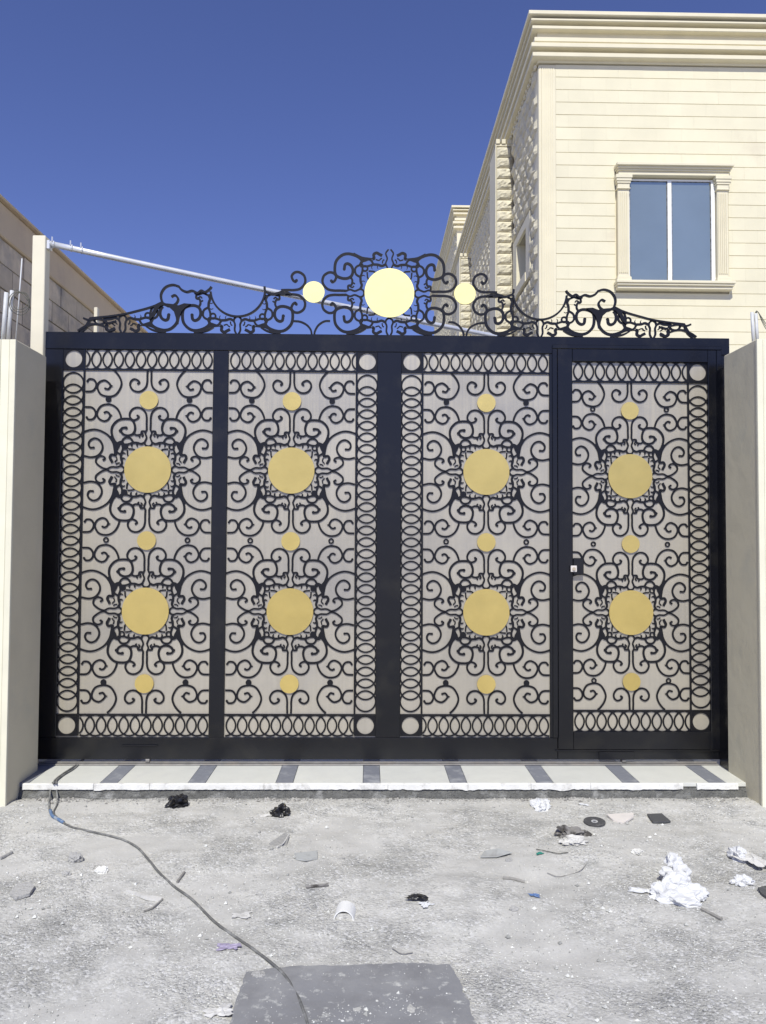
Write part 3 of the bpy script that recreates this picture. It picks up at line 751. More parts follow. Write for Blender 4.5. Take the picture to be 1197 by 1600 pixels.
def panel(x0, x1, zt, zb, side, dz_list, ux, uz, name_parent, side_x, fills, hollow_ends=False):
    """one ornamental panel: x0..x1 scroll field, zb..zt its height, side=-1/+1 side strip on the left/right"""
    cx = (x0+x1)/2
    ox0, ox1 = (side_x[0], x1) if side < 0 else (x0, side_x[1])
    th = .126                                             # height of the ring strips
    sh = MB(); sh.box(ox0-.01, ox1+.01, GY+.0022, GY+.004, zb-.155, zt+.145)
    ps = sh.obj('backing_sheet', 'sheet', name_parent) ; 
    if name_parent is gate: ps.location = GO
    par = ps
    # thin bars between the fields
    tb = .012
    for a, b, c_, d in ((ox0, ox1, zt, zt+tb), (ox0, ox1, zb-tb, zb)):
        mb = MB(); mb.cbox(a, b, GY-.0075, GY+.002, c_, d, .001); sub(mb, 'bar', BL, par)
    bx = (x0-tb, x0) if side < 0 else (x1, x1+tb)
    mb = MB(); mb.cbox(bx[0], bx[1], GY-.0073, GY+.002, zb-tb-th, zt+tb+th, .001); sub(mb, 'bar', BL, par)
    # corner plates with a round hole
    sxm = (side_x[0]+side_x[1])/2
    for zc in (zt+tb+th/2, zb-tb-th/2):
        n = 48; V = []; r_ = .0555; hw, hh = (side_x[1]-side_x[0])/2+.006, th/2+.004
        for k in range(n):
            a = 2*pi*k/n; ca, sa = cos(a), sin(a); q = min(hw/abs(ca) if abs(ca) > 1e-6 else 9, hh/abs(sa) if abs(sa) > 1e-6 else 9)
            for rr, yy in ((q, -.006), (r_, -.006), (r_, .0018), (q, .0018)): V.append((sxm+rr*ca, GY+yy, zc+rr*sa))
        F = []
        for k in range(n):
            a = 4*k; b = 4*((k+1) % n)
            F += [(a, b, b+1, a+1), (a+1, b+1, b+2, a+2), (a+3, a+2, b+2, b+3)]
        mb = MB(); mb.add(V, F); sub(mb, 'corner_plate', 'blackmatt', par)
    # overlapping rings
    R_, pt = .0665, .0727
    for zc in (zt+tb+th/2, zb-tb-th/2):
        k = -1
        st = x1-.075 if side < 0 else x0+.079
        while k < 12:
            c_ = st-pt*k if side < 0 else st+pt*k
            mb = MB(); n = 44
            P = [Vector((c_+R_*cos(2*pi*i/n), zc+R_*sin(2*pi*i/n))) for i in range(n)]
            ok = [x0-.002 < p.x < x1+.002 for p in P]
            yy = -.004-.0006*(k & 1)
            if all(ok): ribbon(mb, P, .0096, GY+yy, GY, True)
            elif any(ok):
                s0 = next(i for i in range(n) if ok[i] and not ok[i-1]); run = []
                i = s0
                while ok[i % n]: run.append(P[i % n]); i += 1
                if len(run) > 2: ribbon(mb, run, .0096, GY+yy, GY)
            if mb.v: sub(mb, 'ring', 'blackmatt', par)
            k += 1
    nr = 28; gap = (zt-zb-.133)/ (nr-1) * .985
    st = (zt+zb)/2+gap*(nr-1)/2
    for m_ in (0, 1):
        key = ('ring', m_)
        if key not in cache:
            mb = MB(); n = 40
            ribbon(mb, [Vector((R_*1.0*cos(2*pi*i/n), R_*sin(2*pi*i/n))) for i in range(n)], .0096, -.004-.0006*m_, 0, True); cache[key] = mb.mesh('ring', 'blackmatt')
    for i in range(nr): link('ring', cache[('ring', i & 1)], par, (sxm, GY, st-gap*i))
    # two full units
    zc_s = (dz_list[1], dz_list[3]); fi = iter(fills)
    for cz in zc_s:
        f_ = next(fi)
        link('rosette', ros_mesh(ux, uz, f_), par, (cx, GY, cz))
        for kind, (w_, pts) in ST.items():
            for fx in (1, -1):
                for fz in (1, -1): stroke_obj(kind, pts, w_, fx, fz, ux, uz, par, cx, cz, list(ST).index(kind))
    for cz, fz in ((zc_s[0], 1), (zc_s[1], -1)):     # half motifs closing the field at top and bottom
        mir = lambda pts: [(a, 1310-b) for a, b in pts]
        for kind, pts in (('endstem', mir(ST['stem'][1])), ('endcorner', ENDCORNER), ('endedge', mir(ST['edge'][1]))):
            for fx in (1, -1): stroke_obj(kind, pts, LW, fx, fz, ux, uz, par, cx, cz, 2)
    for i, cz in enumerate((zc_s[0]+655*uz, (zc_s[0]+zc_s[1])/2, zc_s[1]-655*uz)):
        solid = (i != 1) and not hollow_ends
        for fx in (1, -1):
            mb = MB(); disc(mb, 376*fx*ux, 0, 27*ux, -.0052, 0, 18, hole=0 if solid else 13*ux)
            sub(mb, 'ball', 'blackmatt', par).location = (cx, GY, cz)
    for i, cz in enumerate(dz_list):
        big = i in (1, 3); mb = MB(); disc(mb, 0, 0, (.1515 if big else .0605)*(ux/U)**.5, -.0105, -.0085, 64 if big else 40)
        o = sub(mb, 'gold_disc', 'gold', par); o.location = (cx, GY, cz); o.rotation_euler = (random.uniform(-.010, .010), 0, random.uniform(-.014, .014))
    return ps
DZ = (2.436, 1.979, 1.5155, 1.058, .590)
N_ = frozenset()
a_, b_, c_, d_ = (-1, 1), (1, 1), (-1, -1), (1, -1)
panel(-1.868, -1.0325, 2.630, .396, -1, DZ, U, U, gate, (-2.0115, -1.880), ({a_, c_}, {a_}))
panel(-.9315, -.095, 2.630, .396, 1, DZ, U, U, gate, (-.083, .0465), ({d_}, {b_, d_}))
panel(.3535, 1.1855, 2.630, .396, -1, DZ, U, U, gate, (.2085, .3415), ({c_}, {a_, c_}))
panel(1.3385, 2.108, 2.578, .425, 1, (2.392, 1.957, 1.509, 1.059, .608), U*.93, U*.965, wd, (2.120, 2.2415), (N_, N_), True)
# lock
mb = MB(); mb.cbox(1.338, 1.405, GY-.034, GY-.008, 1.305, 1.415, .003); lk = sub(mb, 'lock_case', BL, wd)
mb = MB(); mb.cbox(1.318, 1.358, GY-.040, GY-.0345, 1.325, 1.366, .002); sub(mb, 'lock_plate', 'shard', wd)
mb = MB(); mb.tube([(1.338, GY-.047, 1.345), (1.338, GY-.0402, 1.345)], .011, 14); sub(mb, 'lock_cylinder', 'brass', wd)

# ---- crest on top of the gate (same ornament, turned a quarter and 9 % larger)
CX, CZ, CU = .125, 3.166, 7.66e-4
CY = GY+.012
crest = MB(); lay = 0
D1, D2 = 2*655*CU, 2*655*CU+.755
top_pts_r = [(CX+D1+.30, 9), (CX+D1+.13, 9)]
def top2(x):
    """upper outline of the crest right of the small disc, x measured from the crest middle"""
    T_ = [(.60, 3.185), (.70, 3.178), (.86, 3.16), (.90, 3.155)]
    x2 = x-D1
    if abs(x2) < .166: return CZ-sqrt(max(0, .170**2-x2*x2))+.002 if abs(x2) < .168 else 9
    if x2 < .50 and x2 > 0: return 3.178
    if x2 > 0: return 3.06-(x2-.50)*.0
    return 3.2
out = []
def cadd(P, W, fx, fz, xf, clip=None, mir=True):
    global lay
    lay += 1
    for s in ((1, -1) if mir else (1,)):
        cl = (lambda q: q.y > ZTOP-.004 and (clip is None or clip(Vector((abs(q.x-CX)+0, q.y)))))
        Q = [xf(Vector((p.x*fx, p.y*fz))) for p in P]
        Q = [Vector((CX+s*q.x, q.y)) for q in Q]
        runs = [[]]
        for q, w_ in zip(Q, W):
            if cl(q): runs[-1].append((q, w_*CU*1.05))
            elif runs[-1]: runs.append([])
        for r_ in runs:
            if len(r_) > 1: ribbon(crest, [a for a, b in r_], [b for a, b in r_], CY-.005-.00004*lay, CY+.0)
# centre rosette, all quadrants (mirror gives the left side)
xf0 = XF(0, CZ, CU, CU, True)
for (w_, pts) in ROS+SIDE:
    P, W = prep([p for p in pts], [v*.5 for v in w_] if isinstance(w_, list) else w_, 4)
    for f in (1, -1):
        if f == 1 and pts[0] == (382, 2): continue
        cadd(P, W, f, 1, xf0)
for kind in ('curl', 'stem'):
    w_, pts = ST[kind]; P, W = prep(pts, w_+3, 6)
    for f in (1, -1): cadd(P, W, f, 1, xf0)
    e = P[-1]
    for f in (1, -1):
        for s in (1, -1): blob(crest, CX+s*e.y*CU, CZ+f*e.x*CU, 13*CU, CY-.0062, CY)
for f in (1, -1):
    for s in (1, -1): disc(crest, CX+s*213*CU, CZ+f*216*CU, 31*CU, CY-.0066, CY, 16, hole=15*CU)
# the finial above the centre: open lyre tips
for pts in ([(17, 222), (33, 262), (20, 305), (33, 350), (9, 386)],):
    P, W = prep(pts, 13, 5); cadd(P, W, 1, 1, XF(0, CZ, CU, CU))
# scrolls beyond the small discs and the second, third units (lower halves only)
w_, pts = ST['stem']; P, W = prep([(a, 1310-b) for a, b in pts], LW+3, 6)
for f in (1, -1):
    cadd(P, W, f, 1, xf0)
    for s in (1, -1): e = P[-1]; blob(crest, CX+s*e.y*CU, CZ+f*e.x*CU, 13*CU, CY-.0062, CY)
# arcs rising from the gate between units
for s_ in (1, -1):
    P = [Vector((655*CU+s_*(.022+.085*sin(t_)), ZTOP+.112*cos(t_)*1.0-.0)) for t_ in [i/10*pi/2 for i in range(11)]]
arcA = cat_rom([Vector((.392, 2.975)), Vector((.43, 2.972)), Vector((.47, 2.945)), Vector((.492, 2.905)), Vector((.496, 2.878))], 5)
arcB = cat_rom([Vector((.512, 2.878)), Vector((.52, 2.915)), Vector((.548, 2.948)), Vector((.59, 2.968)), Vector((.635, 2.972))], 5)
for A2 in (arcA, arcB):
    lay += 1
    for s in (1, -1): ribbon(crest, [Vector((CX+s*q.x, q.y)) for q in A2], .0125, CY-.0072-.0001*lay, CY)
def unit_low(cx, quads, clip):
    xf = XF(cx, CZ, CU, CU, True)
    for (w_, pts) in ROS+SIDE:
        if w_ == 13 and pts[0] in ((118,172), (172,118)): continue
        P, W = prep(pts, [v*.42 for v in w_] if isinstance(w_, list) else w_, 4)
        for sx_ in quads: cadd([Vector((p.x, p.y)) for p in P], W, -1, sx_, xf, clip)
    w_, pts = ST['curl']; P, W = prep(pts, w_+3, 6)
    for sx_ in quads:
        cadd(P, W, -1, sx_, xf, clip)
        e = P[-1]
        for s in (1, -1): blob(crest, CX+s*(cx+sx_*e.y*CU), CZ-e.x*CU, 14*CU, CY-.0062, CY)
        for s in (1, -1): disc(crest, CX+s*(cx+sx_*213*CU), CZ-216*CU, 31*CU, CY-.0066, CY, 16, hole=15*CU)
        lay_ = 0
# dish-shaped dip where unit two would carry its disc
unit_low(D1, (1, -1), lambda q: (q-Vector((D1, CZ+.012))).length > .182)
dip = [Vector((D1+.180*sin(a), CZ+.012-.180*cos(a))) for a in [(-85+i*170/30)*pi/180 for i in range(31)]]
def both(pts, w, smooth=5):
    global lay
    lay += 1
    P = cat_rom(pts, smooth) if smooth else pts
    for s in (1, -1): ribbon(crest, [Vector((CX+s*q.x, q.y)) for q in P], [v for v in ([w]*len(P) if not isinstance(w, list) else prep([(q.x, q.y) for q in pts], w, smooth)[1])], CY-.0078-.0001*lay, CY)
V2 = lambda a, b: Vector((a, b))
both(dip, .0125, 0)
both([V2(D1-.355, 3.150), V2(D1-.325, 3.160), V2(D1-.30, 3.148), V2(D1-.265, 3.156), V2(D1-.235, 3.148), V2(D1-.205, 3.156), V2(D1-.180, 3.172), V2(D1-.176, 3.20)], .014)
both([V2(.655, 3.178), V2(.70, 3.172), V2(.735, 3.16), V2(.76, 3.146)], .009)
both([V2(.655, 3.154), V2(.70, 3.158), V2(.735, 3.152), V2(.76, 3.142)], .009)
both([V2(D1+.174, 3.195), V2(D1+.186, 3.178), V2(D1+.215, 3.158), V2(D1+.24, 3.168), V2(D1+.265, 3.152), V2(D1+.30, 3.166), V2(D1+.335, 3.158), V2(D1+.37, 3.172), V2(D1+.39, 3.196)], .014)
# little volute above the joint of units two and three
both([V2(D1+.386, 3.193), V2(D1+.43, 3.204), V2(D1+.478, 3.186), V2(D1+.505, 3.14), V2(D1+.495, 3.088), V2(D1+.455, 3.062), V2(D1+.41, 3.075), V2(D1+.392, 3.108), V2(D1+.412, 3.135), V2(D1+.437, 3.124)], .0135)
# solid web between the two big scrolls and the wedge under the falling back edge
def web(pix):
    global lay
    lay += 1
    P = [onY(719+a/2.948, 422+b/2.948, GY) for a, b in pix]
    for sg in (1, -1):
        Q = [(CX+sg*(p[0]-CX), p[1]) for p in P]
        ar = sum(Q[i][0]*Q[(i+1) % len(Q)][1]-Q[(i+1) % len(Q)][0]*Q[i][1] for i in range(len(Q)))
        if ar < 0: Q.reverse()
        n = len(Q); y0_ = CY-.0085-.0001*lay
        crest.add([(a, y0_, b) for a, b in Q]+[(a, CY, b) for a, b in Q], [tuple(range(n)), tuple(reversed(range(n, 2*n)))]+[(k, n+k, n+(k+1) % n, (k+1) % n) for k in range(n)])
web([(580,176),(610,174),(635,184),(665,178),(692,176),(676,194),(656,212),(647,240),(643,268),(637,268),(632,240),(622,212),(606,194)])
web([(684,180),(712,167),(744,184),(748,206),(764,238),(780,244),(764,252),(744,232),(730,204),(716,188)])
PX = lambda a, b: (lambda p: V2(p[0]-CX, p[1]))(onY(719+a/2.948, 422+b/2.948, GY))
both([PX(706, 168), PX(735, 184), PX(775, 199), PX(820, 212), PX(880, 228), PX(950, 240), PX(1034, 250)], .012)
both([PX(1032, 250), PX(1040, 270), PX(1053, 292), PX(1074, 314)], [.012, .018, .022, .012])
lineclip = lambda q: q.y < 3.085-(q.x-(D1+.58))*.30 + max(0, q.x-(D1+.75))*.09
unit_low(D2, (-1,), lambda q: q.y < 3.062 if q.x < D1+.58 else lineclip(q))
unit_low2_clip = lambda q: lineclip(q) and q.x < D1+1.01
for (w_, pts) in SIDE:
    if isinstance(w_, list): continue
    P, W = prep(pts, w_, 4); cadd(P, W, -1, 1, XF(D2, CZ, CU, CU, True), lambda q: q.y < 3.01-(q.x-D2)*.22 and q.x < D1+.98)
both([V2(D2+.05, 2.955), V2(D2+.09, 2.945), V2(D2+.12, 2.962), V2(D2+.17, 2.972), V2(D2+.22, 2.964), V2(D2+.255, 2.975)], .012)
both([V2(D2+.05, 2.90), V2(D2+.085, 2.893), V2(D2+.105, 2.915), V2(D2+.15, 2.932), V2(D2+.20, 2.935), V2(D2+.25, 2.915), V2(D2+.29, 2.89)], [.01, .012, .012, .012, .013, .014, .012])
# feet where the ornament meets the gate: leaf legs of every rosette
for cx_ in (0, D1, D2):
    for sg in ((1,) if cx_ == 0 else ((1, -1))):
        if cx_ == D2 and sg == 1: continue
        both([V2(cx_+sg*.155, 2.925), V2(cx_+sg*.185, 2.908), V2(cx_+sg*.22, 2.896), V2(cx_+sg*.285, 2.888)], [.008, .012, .013, .012])
cr = gp(crest, 'crest', 'blackmatt')
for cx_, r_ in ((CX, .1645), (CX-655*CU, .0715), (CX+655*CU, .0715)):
    mb = MB(); disc(mb, 0, 0, r_, -.016, -.0115, 72); o = sub(mb, 'gold_disc', 'gold_lit', cr); o.location = (cx_, CY, CZ)

# floor track below the gate
mb = MB(); mb.cbox(-2.12, 2.285, GY-.028, GY+.03, .0715, .080, .002)
mb.cbox(-2.12, 2.285, GY-.004, GY+.008, .0802, .088, .002)
tag(mb.obj('gate_track', 'rail', origin=(.1, GY, .07)), 'dull steel floor track lying on the threshold under the black gate', 'track')

# ------------------------------------------------------------------ cable
def GP(px, py, z=.006):
    x, y = onG(px, py); return (x, y, hgt(x, y)+z)
def SP(px, py, z=.075):
    x, y = onG(px, py, .07); return (x, y, z)
cable = empty('power_cable', GP(130, 1300), 'grey dusty cable running from under the gate across the gravel', 'cable')
mb = MB()
main = [SP(131, 1186), SP(118, 1197), SP(98, 1211, .077), SP(86, 1221, .079), SP(84, 1226, .078), (lambda q: (q[0], q[1], .05))(GP(80, 1238)), GP(77, 1256), GP(79, 1272), GP(90, 1283), GP(110, 1292), GP(135, 1300), GP(165, 1305), GP(190, 1312), GP(214, 1326), GP(232, 1345), GP(250, 1366), GP(272, 1384), GP(300, 1405), GP(335, 1437), GP(372, 1470), GP(405, 1494), GP(440, 1524), GP(460, 1550), GP(472, 1578), GP(482, 1610), GP(492, 1660)]
mb.tube(cat_rom(main, 6), .0052, 8); part(mb, 'outer_strand', 'cable', cable, smooth=True)
mb = MB()
mb.tube(cat_rom([SP(131, 1188), SP(116, 1202), SP(100, 1212, .077), SP(89, 1221, .079), SP(88, 1226, .078), (lambda q: (q[0], q[1], .05))(GP(87, 1240)), GP(90, 1254), GP(84, 1270), GP(90, 1282)], 6), .0048, 8)
part(mb, 'inner_strand', 'cable', cable, smooth=True)
mb = MB(); mb.tube(cat_rom([GP(78.5, 1268, .008), GP(82, 1277, .009), GP(92, 1284.5, .009), GP(99, 1288, .008)], 5), .0088, 8)
part(mb, 'tape_wrap', 'blue', cable, smooth=True)

# ------------------------------------------------------------------ litter
def folds(w_, h_, amp, seed, nx_=16, ny_=16, squash=1.0, lift=0.0):
    rnd_ = random.Random(seed); dirs = [(rnd_.uniform(0, 2*pi), rnd_.uniform(1.6, 4.5), rnd_.random(), rnd_.uniform(.4, 1)) for _ in range(7)]
    V = []; F = []
    ph = [rnd_.uniform(0, 6) for _ in range(4)]
    for j in range(ny_+1):
        for i in range(nx_+1):
            u, v = i/nx_-.5, j/ny_-.5; z = 0; dx = dy = 0
            for a, f, o_, k in dirs:
                s_ = (u*cos(a)+v*sin(a))*f+o_; tr = abs((s_ % 1)-.5)*2
                z += tr*k; dx += (tr-.5)*k*cos(a)*.10; dy += (tr-.5)*k*sin(a)*.10
            z = z/4.2*amp
            ang = math.atan2(v, u); rr = 1+.22*sin(3*ang+ph[0])+.15*sin(5*ang+ph[1])+.08*sin(9*ang+ph[2])
            V.append(((u*squash*rr+dx)*w_, (v*rr+dy)*h_, z*(1-.5*max(abs(u), abs(v))*2)+lift))
    for j in range(ny_):
        for i in range(nx_): a = j*(nx_+1)+i; F += [(a, a+1, a+nx_+2), (a, a+nx_+2, a+nx_+1)]
    return V, F
def sheet_thing(name, px, py, w_, h_, amp, seed, m, label, cat, rz=0, group=None, parent=None, dz=0):
    x, y = onG(px, py); V, F = folds(w_, h_, amp, seed)
    mb = MB(); mb.add(V, F); me = mb.mesh(name, m)
    o = link(name, me, parent); o.rotation_euler = (0, 0, rz)
    o.location = (x, y, hgt(x, y)+.002+dz) if parent is None else (x-parent.location.x, y-parent.location.y, .002+dz)
    md = o.modifiers.new('thickness', 'SOLIDIFY'); md.thickness = .0008
    if parent is None: tag(o, label, cat, group)
    return o
def crumple(name, px, py, r, m, seed, label, cat, sq=(1, 1, .8), amp=.5, parent=None, dz=0, fr=1.7, sub_=4):
    bm = bmesh.new(); bmesh.ops.create_icosphere(bm, subdivisions=sub_, radius=1)
    for v in bm.verts:
        q = v.co.copy(); p = q*fr+Vector((seed*3.3, seed, 0))
        w_ = Vector((noise.noise(p+Vector((9, 0, 0))), noise.noise(p+Vector((0, 9, 0))), noise.noise(p+Vector((0, 0, 9)))))
        p = p+w_*.8; n_ = 0; f = 1; a = 1
        for _ in range(3): n_ += (1-2*abs(noise.noise(p*f)))*a; f *= 2.0; a *= .30
        q = q*(1+amp*(n_-.95)*.5)+w_*amp*.35
        q = Vector((q.x*sq[0]*r, q.y*sq[1]*r, q.z*sq[2]*r))
        if q.z < -.3*r*sq[2]: q.z = -.3*r*sq[2]
        v.co = q
    x, y = onG(px, py); me = bpy.data.meshes.new(name); bm.to_mesh(me); bm.free(); me.materials.append(MT[m])
    z = hgt(x, y)+.27*r*sq[2]+dz
    o = link(name, me, parent, (x, y, z) if parent is None else (x-parent.location.x, y-parent.location.y, z-parent.location.z))
    if parent is None: tag(o, label, cat)
    return o
crumple('plastic_bag', 278, 1259, .062, 'bag', 4, 'crumpled black plastic bag, the left one near the marble edge', 'bag', (1, .85, .8), .75, fr=2.0)
crumple('plastic_bag', 439, 1272, .055, 'bag', 8, 'crumpled black plastic bag caught on a pale scrap, right of the other one', 'bag', (1, .85, .8), .75, fr=2.0)
sheet_thing('paper_scrap', 419, 1273, .10, .035, .012, 21, 'paper2', 'thin dusty scrap beside the right black bag', 'scrap', .2)
crumple('crumpled_paper', 845, 1262, .070, 'paper', 31, 'crumpled white paper at the foot of the marble threshold', 'paper', (.75, .9, .6), 1.25, fr=.95)
pile = empty('paper_heap', GP(1058, 1400, 0), 'large heap of crumpled white paper on the gravel, right foreground', 'paper')
for k, (px, py, r_, sq_, dz_) in enumerate(((1060, 1406, .095, (1.0, .65, .42), 0), (1040, 1402, .062, (1, .8, .6), .004), (1081, 1402, .060, (1, .8, .6), .004), (1064, 1394, .080, (1, .75, .6), .014), (1056, 1382, .062, (1, .8, .75), .028), (1054, 1372, .048, (.85, .8, .9), .055))):
    crumple('sheet', px, py, r_, 'paper', 40+k, '', '', sq_, .95, parent=pile, dz=dz_, fr=.95)
crumple('crumpled_paper', 1154, 1343, .05, 'paper', 61, 'crumpled white paper near the right edge, behind the smaller one', 'paper', (.75, .9, .9), 1.1, fr=1.2)
sheet_thing('paper_scrap', 1178, 1350, .10, .16, .03, 62, 'paper2', 'translucent curled scrap leaning beside the paper at right edge', 'scrap', .5, dz=.012)
crumple('crumpled_paper', 1162, 1380, .045, 'paper', 63, 'smaller crumpled white paper near the right edge', 'paper', (1.1, .7, .6), 1.1, fr=1.2)
sheet_thing('paper_curl', 1007, 1397, .12, .035, .018, 64, 'paper', 'small curled white strip just left of the large paper heap', 'paper', -.3)
rg = empty('crumpled_rag', GP(893, 1312, 0), 'dirty grey crumpled rag with a pale lower fold', 'rag')
crumple('dark_fold', 893, 1307, .07, 'rag', 71, '', '', (1.1, .8, .6), 1.1, parent=rg, fr=1.3)
crumple('pale_fold', 897, 1321, .05, 'paper2', 72, '', '', (1.3, .7, .5), 1.0, parent=rg, fr=1.3)
# abrasive cutting disc
x, y = onG(929, 1288)
mb = MB(); n = 36
V = []
for k in range(n):
    a = 2*pi*k/n
    for rr, zz in ((.018, .0), (.058, .0), (.058, .004), (.018, .004)): V.append((rr*cos(a), rr*sin(a), zz))
F = []
for k in range(n):
    a = 4*k; b = 4*((k+1) % n); F += [(a, a+1, b+1, b), (a+1, a+2, b+2, b+1), (a+2, a+3, b+3, b+2), (a+3, a, b, b+3)]
mb.add(V, F); dsc = mb.mesh('cutting_disc', 'disc')
cd = link('cutting_disc', dsc, None, (x, y, hgt(x, y)+.008)); cd.rotation_euler = (.08, -.03, 0)
tag(cd, 'worn black cutting disc lying on the dust', 'disc')
mb = MB()
V = []
for k in range(n):
    a = 2*pi*k/n
    for rr, zz in ((.0105, .0), (.0175, .0), (.0175, .0048), (.0105, .0048)): V.append((rr*cos(a), rr*sin(a), zz))
mb.add(V, F); sub(mb, 'metal_ring', 'gal', cd)
def flat(name, pix, th, m, label, cat, lift=.004, tilt=0, group=None):
    P = [onG(*p) for p in pix]; cx_ = sum(p[0] for p in P)/len(P); cy_ = sum(p[1] for p in P)/len(P)
    a2 = sum(P[i][0]*P[(i+1) % len(P)][1]-P[(i+1) % len(P)][0]*P[i][1] for i in range(len(P)))
    if a2 < 0: P.reverse()
    n_ = len(P); V = [(p[0]-cx_, p[1]-cy_, zz) for zz in (0, th) for p in P]
    F = [tuple(reversed(range(n_))), tuple(range(n_, 2*n_))]+[(k, (k+1) % n_, n_+(k+1) % n_, n_+k) for k in range(n_)]
    mb = MB(); mb.add(V, F); o = link(name, mb.mesh(name, m), None, (cx_, cy_, hgt(cx_, cy_)+lift)); o.rotation_euler = (tilt, 0, 0)
    return tag(o, label, cat, group)
flat('tile_shard', [(948, 1276), (990, 1274), (990, 1279), (974, 1288), (958, 1284)], .010, 'shard', 'pale triangular tile shard right of the cutting disc', 'tile', .006, .06)
flat('tile_offcut', [(1011, 1272), (1034, 1271), (1048, 1283), (1020, 1284)], .009, 'slate', 'dark square tile offcut near the foot of the threshold', 'tile', .006)
x, y = onG(773, 1334)
mb = MB(); mb.add([(-.075, -.03, .001), (.0, -.055, .012), (.085, -.01, .016), (.075, .012, .003), (.02, .03, .02), (-.045, .045, .001)], [(0,1,5), (1,4,5), (1,2,4), (2,3,4)])
o = mb.obj('folded_card', 'card'); o.location = (x, y, hgt(x, y)+.003); md = o.modifiers.new('thickness', 'SOLIDIFY'); md.thickness = .002
tag(o, 'folded grey card lying open left of the rag', 'card')
x, y = onG(537, 1436)
pf = empty('pipe_offcut', (x, y, hgt(x, y)-.004), 'short white plastic pipe offcut, half sunk in the foreground dust', 'pipe')
mb = MB(); n = 40; V = []
for k in range(n):
    a = 2*pi*k/n
    for rr, yy in ((.0375, .0), (.0415, .0), (.0415, .085), (.0375, .085)): V.append((rr*cos(a), yy, rr*sin(a)))
F = []
for k in range(n):
    a = 4*k; b = 4*((k+1) % n); F += [(a, a+1, b+1, b), (a+1, a+2, b+2, b+1), (a+2, a+3, b+3, b+2), (a+3, a, b, b+3)]
mb.add(V, F); o = sub(mb, 'pipe_wall', 'pvcw', pf); o.rotation_euler = (0, 0, rad(-5))
mb = MB(); V = [(.037*cos(a), .006, min(.026, .037*sin(a))) for a in [2*pi*k/30 for k in range(30)]]
V += [(v[0], .07, v[2]-.004) for v in V]
mb.add(V, [tuple(range(30))]+[(k, 30+k, 30+(k+1) % 30, (k+1) % 30) for k in range(30)]); o = sub(mb, 'dust_fill', 'ground', pf); o.rotation_euler = (0, 0, rad(-5))
sheet_thing('plastic_strip', 655, 1408, .085, .05, .025, 81, 'bag', 'torn black plastic strip near the centre foreground', 'scrap', -.4)
sheet_thing('paper_scrap', 666, 1418, .045, .04, .015, 82, 'paper', 'tiny white scrap touching the torn black plastic strip', 'scrap', .4)
flat('tile_shard', [(460, 1337), (496, 1333), (496, 1345), (478, 1348), (462, 1346)], .006, 'card', 'flat grey tile piece half sunk in dust, centre left', 'tile', .002)
flat('tile_shard', [(420, 1318), (446, 1304), (452, 1308), (446, 1326), (432, 1330)], .006, 'stone', 'grey tilted stone flake below the right black bag', 'stone', .003, .1)
crumple('stone', 159, 1361, .030, 'marble_edge', 11, 'small pointed white stone chip on the left foreground dust', 'stone', (1, .7, .7), .5)
crumple('stone', 118, 1345, .036, 'stone', 12, 'dark grey stone with a sharp top, left foreground', 'stone', (1, .7, .9), .7)
crumple('stone', 104, 1366, .020, 'stone', 13, 'small stone just below the sharp topped one', 'stone', (1, .8, .8), .6)
crumple('stone', 404, 1527, .030, 'stone', 14, 'rounded stone close to the grey patch by the cable', 'stone', (1, .8, .6), .5)
crumple('stone', 795, 1345, .018, 'stone', 15, 'small grey stone right of the folded card', 'stone', (1, .8, .6), .5)
crumple('stone', 803, 1422, .020, 'stone', 16, 'grey pebble below the dark stick, centre right', 'stone', (1, .8, .6), .5)
crumple('stone', 996, 1333, .030, 'marble_edge', 17, 'pale lump of mortar between the rag and the paper heap', 'stone', (1, .9, .5), .8)
flat('stone_flake', [(15, 1398), (28, 1384), (48, 1382), (54, 1388), (46, 1400), (24, 1407)], .012, 'stone', 'flat rounded stone flake at the far left foreground', 'stone', .002)
def stick(name, pix, r, m, label, cat='stick', z=.006):
    P = [GP(a, b, z) for a, b in pix]; R_ = [r*(.5+.5*sin(pi*(i+.6)/(len(P)*1.0+.2))) for i in range(len(P))]
    mb = MB(); mb.tube(cat_rom(P, 3), r*.85, 6); return tag(mb.obj(name, m, origin=P[0]), label, cat)
stick('stick', [(225, 1423), (238, 1417), (254, 1404)], .0045, 'wood', 'thin dark stick under the white wedge, left foreground')
stick('stick', [(277, 1379), (283, 1371), (288, 1363)], .007, 'wood', 'short thick stick lying right of the cable')
stick('stick', [(786, 1376), (803, 1376.5), (820, 1378)], .008, 'wood', 'short dark stick below the folded card')
stick('stick', [(1096, 1421), (1112, 1429), (1128, 1437)], .008, 'wood', 'short dark stick right below the large paper heap')
stick('stick', [(0, 1343), (10, 1338), (19, 1333)], .009, 'stone', 'pale stick at the far left edge of the dust')
stick('twig', [(433, 1329), (443, 1320), (451, 1306)], .004, 'paper2', 'thin pale twig leaning on the grey stone flake', 'twig', .012)
stick('wire_offcut', [(838, 1330), (852, 1334), (872, 1338), (888, 1337)], .0025, 'wire', 'thin dark wire offcut below the rag', 'wire')
stick('twig', [(855, 1364), (875, 1368), (905, 1362), (916, 1353)], .002, 'wood', 'very thin curved twig left of the paper heap', 'twig')
stick('twig', [(613, 1482), (628, 1490), (645, 1487)], .002, 'wood', 'thin bent straw above the dark patch', 'twig')
stick('twig', [(478, 1391), (495, 1389), (513, 1386)], .007, 'rag', 'dark crumbly bark strip in the centre foreground', 'twig')
flat('plastic_wedge', [(197, 1390), (226, 1397), (253, 1402), (252, 1407), (228, 1403)], .010, 'paper2', 'long white plastic wedge in the left foreground', 'scrap', .004)
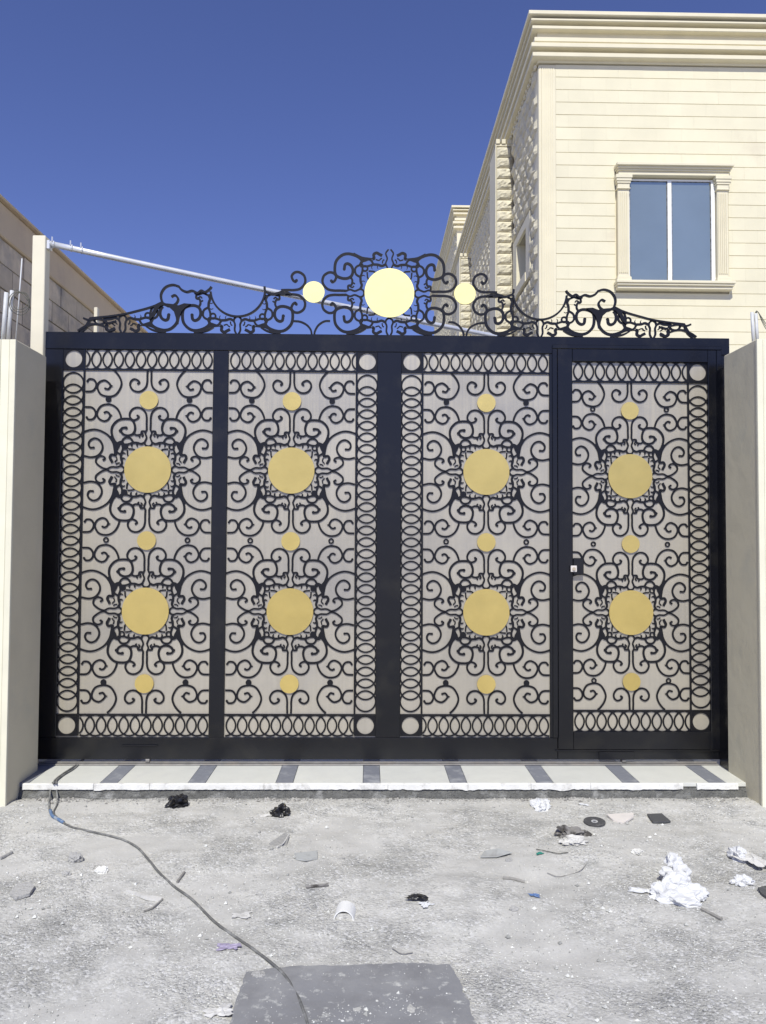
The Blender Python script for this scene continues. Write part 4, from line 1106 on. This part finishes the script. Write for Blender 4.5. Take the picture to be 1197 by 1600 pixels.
sheet_thing('plastic_scrap', 843, 1337, .035, .02, .012, 91, 'green', 'tiny green plastic scrap at the end of the wire offcut', 'scrap', .5)
sheet_thing('plastic_scrap', 835, 1404, .04, .022, .012, 92, 'bluep', 'tiny blue plastic scrap on the right gravel', 'scrap', -.3)
sheet_thing('plastic_scrap', 356, 1487, .08, .04, .016, 93, 'purple', 'flattened lilac plastic piece left of the cable', 'scrap', 0)
flat('tile_offcut', [(1184, 1391), (1197, 1388), (1215, 1404), (1206, 1412), (1190, 1400)], .008, 'slate', 'dark tile offcut at the right edge of the frame', 'tile', .006)
sheet_thing('paper_scrap', 344, 1583, .08, .05, .02, 94, 'paper2', 'pale scrap beside the left edge of the grey patch', 'scrap', .3)
sheet_thing('paper_scrap', 912, 1258, .05, .02, .012, 95, 'paper', 'small white sliver below the threshold, right of the crumpled paper', 'scrap', -.5)
sheet_thing('paper_scrap', 378, 1432, .07, .04, .006, 96, 'paper2', 'thin pale scrap right beside the cable', 'scrap', .1)
# thin dark grey patch with ragged edges in the bottom foreground
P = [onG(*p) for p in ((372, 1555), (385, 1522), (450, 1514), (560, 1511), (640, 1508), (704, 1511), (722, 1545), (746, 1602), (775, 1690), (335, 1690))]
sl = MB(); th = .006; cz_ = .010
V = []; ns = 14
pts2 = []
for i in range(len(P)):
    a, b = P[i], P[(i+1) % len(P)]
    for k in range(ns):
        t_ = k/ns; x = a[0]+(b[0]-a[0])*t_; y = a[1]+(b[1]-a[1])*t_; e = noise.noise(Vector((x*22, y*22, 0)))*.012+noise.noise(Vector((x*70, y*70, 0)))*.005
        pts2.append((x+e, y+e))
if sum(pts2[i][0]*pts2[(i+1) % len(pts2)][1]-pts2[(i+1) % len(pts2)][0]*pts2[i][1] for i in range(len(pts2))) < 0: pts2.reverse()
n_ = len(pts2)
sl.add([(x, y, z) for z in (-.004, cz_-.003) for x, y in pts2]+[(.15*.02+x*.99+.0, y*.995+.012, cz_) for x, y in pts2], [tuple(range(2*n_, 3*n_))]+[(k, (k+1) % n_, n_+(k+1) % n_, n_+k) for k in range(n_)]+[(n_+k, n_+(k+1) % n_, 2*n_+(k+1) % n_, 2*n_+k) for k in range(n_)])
tag(sl.obj('grey_patch', 'greypatch', origin=(0, 2.6, 0)), 'smooth dark grey patch under the cable at the bottom of the frame', 'slab')

# ------------------------------------------------------------------ render
SC.render.engine = 'CYCLES'
SC.render.resolution_x = 766; SC.render.resolution_y = 1024
SC.cycles.max_bounces = 8
print('objects', len(bpy.data.objects))
